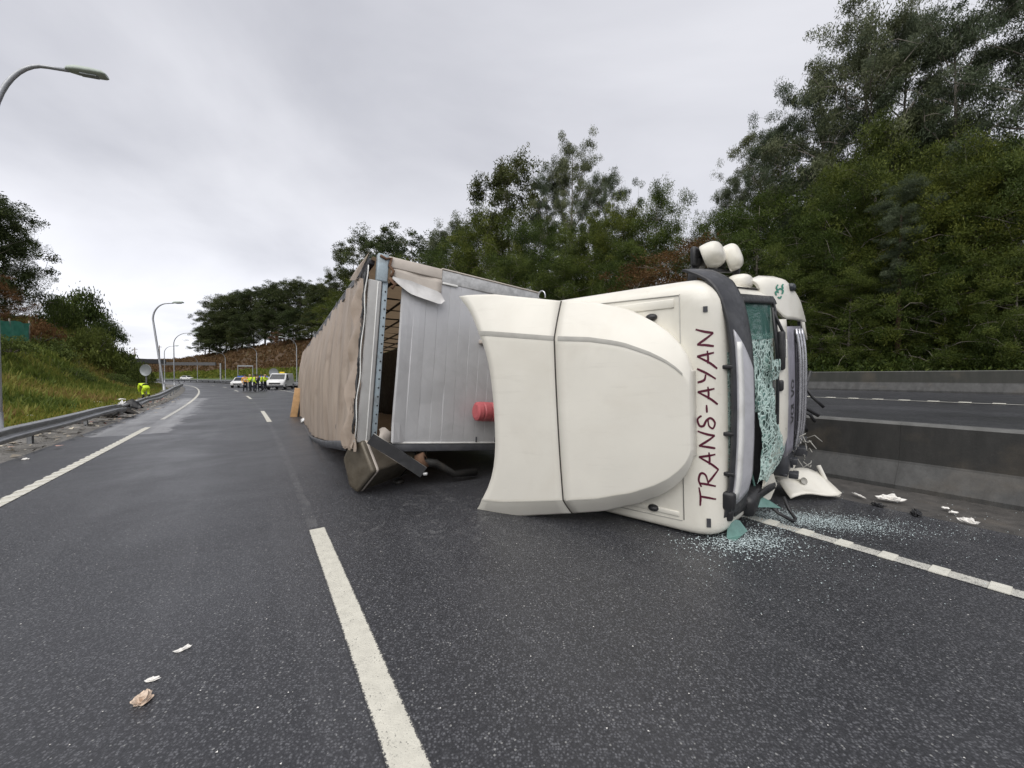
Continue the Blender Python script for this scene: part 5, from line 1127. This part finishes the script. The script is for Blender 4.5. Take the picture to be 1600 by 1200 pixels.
# ---- lamp posts
def lamp(loc, H, arm_dir, label, arm=1.9, lean=(0, 0), rise=1.5, r=.085, headlen=.78, group='street lamps beside the motorway', bow=0):
    o = empty('street_lamp', loc, label=label, cat='street lamp', group=group); ax, ay = cos(arm_dir), sin(arm_dir); b = MB(); pts = []; n = 10
    for i in range(n+1):
        t = i/n; k = t*t*bow; pts.append(Vector((lean[0]*t*H+k*ax, lean[1]*t*H+k*ay, t*(H-rise))))
    base = pts[-1]
    for i in range(1, 13):
        a = pi/2*i/12; pts.append(base + Vector((ax*arm*(1-cos(a))*.72, ay*arm*(1-cos(a))*.72, rise*sin(a))))
    pts.append(pts[-1] + Vector((ax*arm*.28, ay*arm*.28, .03)))
    b.tube(pts, [r*(1-.5*i/(len(pts)-1)) for i in range(len(pts))], 10); b.build('pole', M['lamp'], o)
    e = pts[-1]; MH = Matrix.Translation(e) @ Matrix.Rotation(arm_dir, 4, 'Z') @ Matrix.Rotation(radians(-3), 4, 'Y'); b = MB()
    prof = [(0, .07, .06), (.05, .10, .10), (.25, .14, .15), (.6, .14, .17), (.92, .11, .16), (1.0, .05, .12)]
    rows = []
    for x, h, w in prof: rows.append([MH @ Vector((x*headlen-.05, w*cos(q), (h if sin(q) > 0 else h*.35)*sin(q)+.02)) for q in np.linspace(0, 2*pi, 15)])
    b.grid(rows, True); b.add(rows[0], [tuple(range(15))]); b.add(rows[-1], [tuple(range(15))[::-1]]); b.build('lamp_head', M['lamphead'], o)
    b = MB(); b.box((headlen*.5, 0, -.04), (headlen*.42, .15, .03), MH); b.build('lamp_glass', M['signback'], o)
    b = MB(); b.lathe([(.0, .012), (.24, .012), (.24, 0), (r*1.15, 0.012), (r*1.1, .5), (r, .52)], 12); b.build('base_plate', M['lamp'], o)
    return o
lamp(Vector((-13.42, 10.0, .1)), 9.70, radians(22), 'grey street lamp reaching into the picture at the upper left', 1.52, rise=2.3, headlen=.84, group=None)
lamp(Vector((-28.0, 30.9, .42)), 7.0, radians(8), 'leaning bent street lamp behind the raised guardrail', 1.5, lean=(-.115, 0), rise=1.3, group=None)
lamp(Vector((-51.0, 58.0, .2)), 7.9, radians(10), 'upright street lamp right behind the leaning one', 2.6, rise=1.7, group=None)
lamp(Vector((-75.5, 83.5, .2)), 7.9, radians(5), 'small distant street lamp between the leaning lamp and the upright one', 2.2, rise=1.5, group=None)
GL_ = 'street lamps along the outside of the bend'
for px, yt, off, lab in [(402, 543, 14, 'street lamp above the parked van with its arm pointing left'), (353, 552, 15, 'street lamp on the bend left of the emergency group'), (464, 530, 12, 'street lamp just left of the tarp\'s rear edge'), (309, 558, 16, 'smallest street lamp of the row on the bend')]:
    s = at_px(px, off); p = P(s, off); H = 1.55+(588-yt)/600*p.y; lamp(p, H, head(s)+pi+.35, lab, 2.6, rise=1.6, group=GL_, r=.10)
# ---- round signs seen from behind
def sign_back(loc, zc, R, label, mat=None, rz=0):
    o = empty('road_sign', loc, rz, label=label, cat='road sign'); b = MB(); Mx = Matrix.Translation((0, 0, zc)) @ Matrix.Rotation(radians(90), 4, 'X')
    b.lathe([(0, .012), (R-.01, .012), (R, .02), (R, -.012), (R-.012, -.006), (0, -.006)], 32, Mx); b.build('sign_disc', M['signback'], o)
    b = MB(); b.box((0, .04, zc/2+R*.3), (.07, .05, zc+R*.6)); b.build('post', M['galv'], o)
    for z in (zc-R*.4, zc+R*.4): b = MB(); b.box((0, .02, z), (R*1.3, .03, .05)); b.build('bracket', M['galv'], o)
sign_back((-26.7, 28.0, .25), 1.75, .42, 'round grey sign back on a post at the foot of the left slope')
sign_back((-30.4, 49.0, 0), 2.05, .52, 'round grey sign back standing behind the white van', rz=.3)
# ---- gantry, bridge, poles in the distance
BR = empty('bridge', (-103, 100, 0), label='concrete road bridge crossing in the distance behind the left slope', cat='bridge')
MB().box((-14, 0, 5.5), (46, 9, 1.1)).build('deck', M['bridge'], BR); MB().box((-14, -4.4, 6.5), (46, .3, .9)).build('parapet', M['concrete_cap'], BR)
for x in (-2, -22): MB().box((x, 0, 2.3), (1.1, 6, 5.4)).build('pier', M['bridge'], BR)
o = empty('abutment_slope', (0, 0, 0)); bpy.data.objects.remove(o)
G = empty('sign_gantry', (-94, 112, 0), radians(8), label='grey overhead sign gantry over the road far ahead, left of the hill', cat='gantry')
b = MB(); b.box((0, 0, 5.2), (14, .5, .9)); b.build('sign_board', M['bridge'], G)
for x in (-8, 8): MB().box((x, .5, 2.6), (.35, .35, 5.6)).build('leg', M['galv'], G)
G = empty('gantry_frame', (-68, 98, 0), radians(5), label='empty grey sign frame on two legs beside the bend', cat='sign')
MB().box((0, 0, 4.2), (3.8, .12, .35)).build('crossbar', M['galv'], G)
for x in (-1.8, 1.8): MB().box((x, 0, 2.1), (.14, .14, 4.2)).build('leg', M['galv'], G)
for x, Y, h, lab in [(-104, 106, 9.5, 'thin power pole above the bridge, left of the leaning lamp'), (-110, 120, 11.2, 'thin power pole between leaning lamp and upright lamp')]:
    o = empty('power_pole', (x, Y, 0), label=lab, cat='power pole'); MB().tube([(0, 0, 0), (0, 0, h)], [.16, .11], 8).build('pole', M['bark'], o); MB().box((0, 0, h-.5), (1.5, .12, .12)).build('crossarm', M['bark'], o)
# ---- green netting fence on the left plateau
NF = empty('netting_fence', (0, 0, 0), label='green windbreak netting along the top of the left cutting', cat='fence')
pa, pb = Vector((-30.6, 22.2, 3.6)), Vector((-32.6, 26.0, 3.9)); pz = Vector((-36.5, 27.5, 4.2))
path_ = [Vector((-29.2, 20.4, 3.5)).lerp(pb, t) for t in np.linspace(0, 1, 18)]
b = MB(); b.grid([[p + Vector((.06*sin(i*1.7+z*3), .05*sin(i*2.3), z*(1.25+.05*sin(i*1.1)))) for z in np.linspace(0, 1, 6)] for i, p in enumerate(path_)], True); b.build('net', M['net'], NF)
for t in (0, .33, .66, 1): q = Vector((-29.2, 20.4, 3.5)).lerp(pb, t); MB().tube([q, q+Vector((0, 0, 1.4))], .04, 6).build('post', M['bark'], NF)
# ---- vehicles far up the road
def wheel_far(c, r, parent):
    t, q = MB(), MB(); Mx = Matrix.Translation(c) @ Matrix.Rotation(radians(90), 4, 'Y')
    t.lathe([(r*.6, -.1), (r*.97, -.1), (r, -.06), (r, .06), (r*.97, .1), (r*.6, .1)], 20, Mx); o = t.build('wheel', M['rubber'], parent); q.lathe([(0, .11), (r*.62, .09), (r*.62, -.09), (0, -.05)], 16, Mx); q.build('rim', M['alu2'], o)
def vehicle(name, loc, rz, L_, W_, H_, prof, mats, label, cat, extra=None, van=False):
    """profile of (y, z) along the length, front towards -y; cabin narrows upward"""
    o = empty(name, loc, rz, label=label, cat=cat); b = MB(); rows = []
    for u in (-1, -.96, -.85, .85, .96, 1):
        sh = 1-.06*(abs(u) > .9)-.05*(abs(u) > .99); rows.append([Vector((u*W_/2*(1-.16*max(0, (z-.95)/(H_-.9)) if z > .95 else 1), y*sh, .18+(z-.18)*(1-.03*(abs(u) > .99)))) for y, z in prof])
    b.grid(rows, True); n = len(prof)
    for r in (rows[0], rows[-1]): b.add(r, [tuple(range(n))])
    b.add([r[0] for r in rows] + [r[-1] for r in rows[::-1]], [tuple(range(12))]); b.build('body', M['white'] if mats is None else mats, o)
    return o
def put_quad(o, name, pts, mat): b = MB(); q = [Vector(p) for p in pts]; nn = (q[1]-q[0]).cross(q[2]-q[0]).normalized(); b.add(q + [p - nn*.02 for p in q], [(0, 1, 2, 3), (7, 6, 5, 4), (0, 4, 5, 1), (1, 5, 6, 2), (2, 6, 7, 3), (3, 7, 4, 0)]); return b.build(name, mat, o)
VANP = [(-2.35, .35), (-2.40, .62), (-2.36, .88), (-2.05, 1.06), (-1.55, 1.20), (-.85, 1.82), (-.55, 1.90), (2.2, 1.92), (2.38, 1.75), (2.42, .4)]
v = vehicle('van', (-28.0, 46.5, 0), radians(16), 4.8, 1.92, 1.92, VANP, None, 'white van facing us with yellow beacon on the roof', 'van')
put_quad(v, 'windscreen', [(-.78, -1.58, 1.22), (.78, -1.58, 1.22), (.70, -.93, 1.80), (-.70, -.93, 1.80)], M['glassdark'])
put_quad(v, 'bonnet_grille', [(-.55, -2.425, .62), (.55, -2.425, .62), (.6, -2.40, .82), (-.6, -2.40, .82)], M['black']); put_quad(v, 'bumper', [(-.92, -2.43, .34), (.92, -2.43, .34), (.9, -2.44, .52), (-.9, -2.44, .52)], M['darkgrey'])
for sx in (-1, 1):
    put_quad(v, 'headlamp', [(sx*.62-.18, -2.36, .78), (sx*.62+.18, -2.32, .78), (sx*.62+.17, -2.25, .96), (sx*.62-.17, -2.30, .96)], M['reflect'])
    MB().rbox((sx*1.08, -1.25, 1.22), (.2, .12, .26), .03).build('mirror', M['black'], v); put_quad(v, 'side_window', [(sx*.945, -1.35, 1.2), (sx*.945, -.35, 1.2), (sx*.86, -.4, 1.72), (sx*.86, -.85, 1.72)], M['glassdark'])
    for y in (-1.55, 1.6): wheel_far((sx*.86, y, .33), .33, v)
MB().rbox((.25, -.35, 2.0), (.55, .22, .16), .04).build('beacon', M['yellow'], v)
CARP = [(-2.0, .35), (-2.05, .6), (-1.95, .78), (-1.1, .92), (-.35, 1.42), (.9, 1.46), (1.65, 1.0), (1.98, .92), (2.0, .4)]
def car(loc, rz, label, mat=None, extra=None):
    v = vehicle('car', loc, rz, 4.1, 1.75, 1.46, CARP, mat, label, 'car'); put_quad(v, 'windscreen', [(-.72, -1.08, .95), (.72, -1.08, .95), (.62, -.42, 1.40), (-.62, -.42, 1.40)], M['glassdark'])
    for sx in (-1, 1):
        put_quad(v, 'headlamp', [(sx*.6-.17, -2.0, .66), (sx*.6+.17, -1.98, .66), (sx*.6+.16, -1.93, .80), (sx*.6-.16, -1.95, .80)], M['reflect']); put_quad(v, 'side_window', [(sx*.86, -.9, .96), (sx*.86, 1.3, .98), (sx*.74, .85, 1.4), (sx*.74, -.35, 1.4)], M['glassdark'])
        for y in (-1.3, 1.3): wheel_far((sx*.78, y, .31), .31, v)
    put_quad(v, 'grille', [(-.5, -2.06, .45), (.5, -2.06, .45), (.5, -2.05, .6), (-.5, -2.05, .6)], M['black']); return v
v = car((-37.6, 53.5, 0), radians(20), 'white patrol car with red side stripe and blue light bar left of the hi-vis group')
put_quad(v, 'stripe', [(-.885, -1.6, .62), (-.885, 1.7, .62), (-.885, 1.7, .8), (-.885, -1.6, .8)], M['red']); MB().rbox((0, -.1, 1.53), (1.0, .25, .14), .03).build('light_bar', M['blue'], v)
v = car((-33.6, 52.0, 0), radians(18), 'white car half hidden behind the hi-vis group'); MB().rbox((0, -.1, 1.53), (1.0, .25, .12), .03).build('light_bar', M['blue'], v)
car((-23.6, 50.5, 0), radians(15), 'dark car mostly hidden behind the trailer beside the van', M['chassis'])
car((-110, 130, .3), radians(80), 'small white car far off on the bend above the guardrail')
# ---- people: one continuous skinned body each
def person(loc, rz, label, pose='stand', jacket='hivis', seed=0, legs='navy', cap='navy'):
    g = random.Random(seed); sw = g.uniform(-.06, .06)
    J = {'pelvis': (0, 0, .93), 'waist': (0, 0, 1.08), 'chest': (0, .01, 1.30), 'neck': (0, .0, 1.48), 'head': (0, -.03, 1.60), 'top': (0, -.02, 1.72),
         'lsh': (.19, 0, 1.42), 'lel': (.27+sw, .02, 1.15), 'lwr': (.22, -.14, .95), 'lha': (.21, -.19, .88), 'rsh': (-.19, 0, 1.42), 'rel': (-.27, .03, 1.15+sw), 'rwr': (-.24, -.10, .92), 'rha': (-.235, -.14, .84),
         'lhip': (.10, 0, .90), 'lkn': (.12, -.02, .50), 'lan': (.13+sw*.5, .03, .10), 'lto': (.15, -.15, .05), 'rhip': (-.10, 0, .90), 'rkn': (-.12, .0, .50), 'ran': (-.14, .04, .10), 'rto': (-.16, -.14, .05)}
    if pose == 'arms': J.update(lel=(.3, -.1, 1.2), lwr=(.12, -.28, 1.22), lha=(.05, -.31, 1.24), rel=(-.3, -.1, 1.18), rwr=(-.1, -.28, 1.16), rha=(-.03, -.3, 1.16))
    if pose == 'bend':
        J.update(waist=(0, -.10, .80), chest=(0, -.34, .92), neck=(0, -.52, .93), head=(0, -.63, .90), top=(0, -.73, .87), lsh=(.18, -.44, .92), lel=(.22, -.48, .66), lwr=(.16, -.56, .45), lha=(.14, -.60, .38), rsh=(-.18, -.44, .92), rel=(-.22, -.5, .66), rwr=(-.14, -.60, .47), rha=(-.12, -.64, .40),
                 pelvis=(0, .08, .72), lhip=(.10, .08, .70), rhip=(-.10, .08, .70), lkn=(.14, -.12, .42), rkn=(-.14, -.10, .42), lan=(.14, .06, .10), ran=(-.14, .08, .10), lto=(.16, -.12, .05), rto=(-.16, -.10, .05))
    Rr = dict(pelvis=.155, waist=.15, chest=.175, neck=.06, head=.10, top=.075, lsh=.085, rsh=.085, lel=.06, rel=.06, lwr=.045, rwr=.045, lha=.042, rha=.042, lhip=.10, rhip=.10, lkn=.075, rkn=.075, lan=.055, ran=.055, lto=.045, rto=.045)
    EG = [('pelvis', 'waist'), ('waist', 'chest'), ('chest', 'neck'), ('neck', 'head'), ('head', 'top'), ('chest', 'lsh'), ('lsh', 'lel'), ('lel', 'lwr'), ('lwr', 'lha'), ('chest', 'rsh'), ('rsh', 'rel'), ('rel', 'rwr'), ('rwr', 'rha'), ('pelvis', 'lhip'), ('lhip', 'lkn'), ('lkn', 'lan'), ('lan', 'lto'), ('pelvis', 'rhip'), ('rhip', 'rkn'), ('rkn', 'ran'), ('ran', 'rto')]
    nm = list(J); me = bpy.data.meshes.new('body'); me.from_pydata([J[k] for k in nm], [(nm.index(a), nm.index(c)) for a, c in EG], []); ob = bpy.data.objects.new('body_src', me); COL.objects.link(ob)
    md = ob.modifiers.new('skin', 'SKIN'); md.use_smooth_shade = True; sd = me.skin_vertices[0].data
    for i, k in enumerate(nm): sd[i].radius = (Rr[k], Rr[k]*(.75 if k in ('chest', 'waist', 'pelvis') else 1)); sd[i].use_root = (k == 'pelvis')
    ob.modifiers.new('sub', 'SUBSURF').levels = 1; dg = bpy.context.evaluated_depsgraph_get(); m2 = bpy.data.meshes.new_from_object(ob.evaluated_get(dg)); bpy.data.objects.remove(ob); m2.name = 'body'
    m2.materials.clear()
    for m_ in (jacket, legs, 'skin', 'chassis'): m2.materials.append(M[m_])
    hd, up_ = Vector(J['head']), {'upper': ('waist', 'chest', 'lsh', 'rsh', 'lel', 'rel', 'lwr', 'rwr')}
    for f in m2.polygons:
        c = f.center; k = min(nm, key=lambda q: (Vector(J[q])-c).length); f.material_index = 0 if k in up_['upper'] else (2 if k in ('neck', 'head', 'top', 'lha', 'rha') else (3 if k in ('lto', 'rto', 'lan', 'ran') else 1)); f.use_smooth = True
    o = empty('person', loc, rz, label=label, cat='person', group='emergency workers on the road' if pose != 'bend' else None); link('body', m2, o)
    b = MB(); t = Vector(J['top']); h = Vector(J['head']); d = (t-h).normalized(); b.tube([h+d*.03, h+d*.09, t+d*.02], [.118, .122, .07], 10); b.build('cap', M[cap], o)
    if pose != 'bend':
        b = MB(); b.lathe([(.185, 1.17), (.19, 1.20), (.187, 1.23)], 16, Matrix.Scale(.82, 4, (0, 1, 0))); b.build('reflective_band', M['reflect'], o)
    else:
        b = MB(); b.tube([(0, -.06, .79), (0, -.12, .82)], .18, 12); b.build('dark_belt', M['navy'], o)
    return o
Z = 39.0
for k, (px, Yp, ps, jk, lab, cp) in enumerate([(383, 39.5, 'stand', 'orange', 'person in orange-yellow vest, leftmost of the group in front of the parked cars', 'navy'), (391, 39.0, 'arms', 'hivis', 'person in hi-vis jacket second from the left in the group', 'skin'), (397, 38.8, 'stand', 'hivis', 'person in hi-vis jacket at the middle of the group', 'navy'), (402, 40.2, 'arms', 'navy', 'person in dark clothes between the hi-vis jackets', 'navy'), (409, 40, 'stand', 'hivis', 'person in hi-vis jacket nearest the white van', 'navy'), (414, 41, 'arms', 'hivis', 'person in hi-vis jacket beside the van\'s mirror', 'skin')]):
    person(((px-800)/600*Yp, Yp, 0), [.6, -.5, 2.4, .2, -1.2, 1.5][k], lab, ps, jk, k, 'navy', cp)
person((-23.75, 24.9, .12), radians(-120), 'person in hi-vis suit bending down behind the left guardrail', 'bend', 'hivis', 9, 'hivis', 'navy')
# ---- wreckage and litter
def chip(name, loc, d, mat, label, seed=0, cat='fragment', group=None, flat=.35):
    """small crumpled scrap with thickness"""
    g = random.Random(seed); b = MB(); P_ = []
    if max(d) < .45:            # little things: a crushed lump rather than a bent sheet
        bm = bmesh.new(); bmesh.ops.create_icosphere(bm, subdivisions=3, radius=.5); vs = []
        for v in bm.verts:
            q = v.co*2*3.1 + Vector((seed*1.7, seed*.3, 0)); n1 = mnoise.noise(q*.6); n2 = mnoise.noise(q*1.5)
            k = 1 + .55*n1 + .35*n2; vs.append(Vector((v.co.x*d[0]*k, v.co.y*d[1]*(1+.6*n2+.3*n1), max(0, v.co.z+.35+.3*n2)*d[2]*k)))
        fs = [[q.index for q in f.verts] for f in bm.faces]; bm.free(); b.add(vs, fs, False)
        o = b.build(name, mat, label=label, cat=cat, group=group); o.location = loc; o.rotation_euler = (0, 0, g.uniform(0, 6.28)); return o
    for i in range(6):
        P_.append([Vector(((u-.5)*d[0]*(1-.3*abs(i/5-.5))+g.uniform(-.05, .05)*d[0], (i/5-.5)*d[1]+g.uniform(-.05, .05)*d[1], d[2]*(.15+flat*sin(pi*i/5+g.uniform(-.4, .4))*sin(pi*u)+g.uniform(0, .25)))) for u in np.linspace(0, 1, 6)])
    b.grid(P_, True, .004); o = b.build(name, mat, label=label, cat=cat, group=group); o.location = loc; o.rotation_euler = (0, 0, g.uniform(0, 6.28)); return o
o = chip('paper_scrap', at_ground(279, 1021), (.07, .028, .012), M['litter'], 'white elongated scrap on the near asphalt, farthest of three', 1, 'scrap'); o.rotation_euler.z = .9
o = chip('paper_scrap', at_ground(230, 1070), (.055, .028, .012), M['litter'], 'white scrap on the near asphalt, middle of three', 2, 'scrap'); o.rotation_euler.z = .4
o = chip('crumpled_paper', at_ground(213, 1106), (.075, .065, .04), M['paper'], 'crumpled brownish paper on the near asphalt at lower left', 3, 'paper', flat=.6)
o = chip('white_roll', at_ground(1394, 783), (.24, .085, .06), M['litter'], 'long white crumpled strip at the foot of the median barrier', 4, 'strip'); o.rotation_euler.z = radians(-28)
for px, py, d, m, lab, sd in [(1436, 806, (.2, .08, .05), 'black', 'black lump at the asphalt edge right of the white strip', 5), (1375, 792, (.14, .08, .04), 'black', 'black lump just below the white strip', 6), (1518, 819, (.14, .06, .05), 'litter', 'small white piece on the gutter farthest right', 7), (1345, 776, (.22, .03, .02), 'litter', 'thin white sliver left of the long white strip', 8), (1482, 796, (.06, .05, .02), 'litter', 'white crumb nearest the barrier foot', 11), (1495, 803, (.08, .04, .02), 'litter', 'white crumb beside the barrier foot crumb', 12)]:
    chip('fragment', at_ground(px, py), d, M[m], lab, sd)
o = chip('car_part', at_ground(178, 652), (1.3, .5, .42), M['chassis'], 'black crumpled car part with red piece under the broken guardrail end', 21, 'car part', flat=.8); o.rotation_euler.z = .8
o = chip('car_part', at_ground(176, 648), (.5, .25, .34), M['red'], 'red plastic car part under the broken guardrail end', 22, 'car part', flat=.8)
o = chip('car_part', at_ground(203, 641), (.9, .3, .4), M['black'], 'black arched wheel liner on the shoulder beyond the broken rail', 23, 'car part', flat=1.0); o.rotation_euler.z = .6
o = chip('car_part', at_ground(190, 636), (.3, .2, .25), M['white'], 'white torn panel stuck on the broken guardrail end', 24, 'car part', flat=.8)
o = chip('car_part', at_ground(46, 680), (.5, .2, .25), M['maroon'], 'dark maroon scrap behind the nearest guardrail post', 25, 'car part')
o = chip('car_part', at_ground(87, 668), (.34, .16, .16), M['red'], 'reddish scrap on the gravel between the first two guardrail posts', 26, 'car part')
o = chip('car_part', at_ground(132, 663), (1.5, .12, .12), M['black'], 'long black trim strip on the gravel between the second and third posts', 27, 'car part'); o.rotation_euler.z = .75
chip('fragment', at_ground(37, 719), (.10, .07, .03), M['litter'], 'white chip on the hard shoulder near the first guardrail post', 28)
for k, (px, py) in enumerate([(121, 632), (150, 630), (45, 652), (189, 625), (90, 640)]): 
    p = at_ground(px, py, .2); chip('debris_scrap', p, (.45, .2, .14), M['litter' if k % 2 else 'white'], 'pale scrap on the gravel verge behind the guardrail, %s from the near end' % ('third fourth first last second'.split()[k]), 40+k, group='pale scraps on the left verge')
V = []; g = np.random.default_rng(31)
for i in range(1100):
    s = g.uniform(6, 34); off = g.normal(-5.1, .5); p = P(s, off); z = zl(s, off)+.01 if off < -4.25 else .01; r = g.uniform(.02, .10)*(1 if i % 9 else 1.8); a = g.uniform(0, 6.28)
    V += [(p.x+r*cos(a+q*2.1), p.y+r*sin(a+q*2.1), z+g.uniform(0, .06)) for q in range(3)]
DM = mat_leaf('mixed_debris', [(0, (.03, .03, .03)), (.45, (.12, .115, .11)), (.7, (.3, .29, .28)), (.86, (.6, .6, .58)), (1, (.35, .07, .07))], 0); link('debris', fast_mesh('debris', V, 3, DM, {'tint': g.random(len(V)//3)}), kind='stuff')
V = []; g = np.random.default_rng(33)
for i in range(900):
    x = g.uniform(-6, 6); y = g.uniform(1.2, 9); r = g.uniform(.002, .006); a = g.uniform(0, 6.28); V += [(x+r*cos(a+q*2.1), y+r*sin(a+q*2.1), .006) for q in range(3)]
link('road_grit', fast_mesh('road_grit', V, 3, M['litter']), kind='stuff')
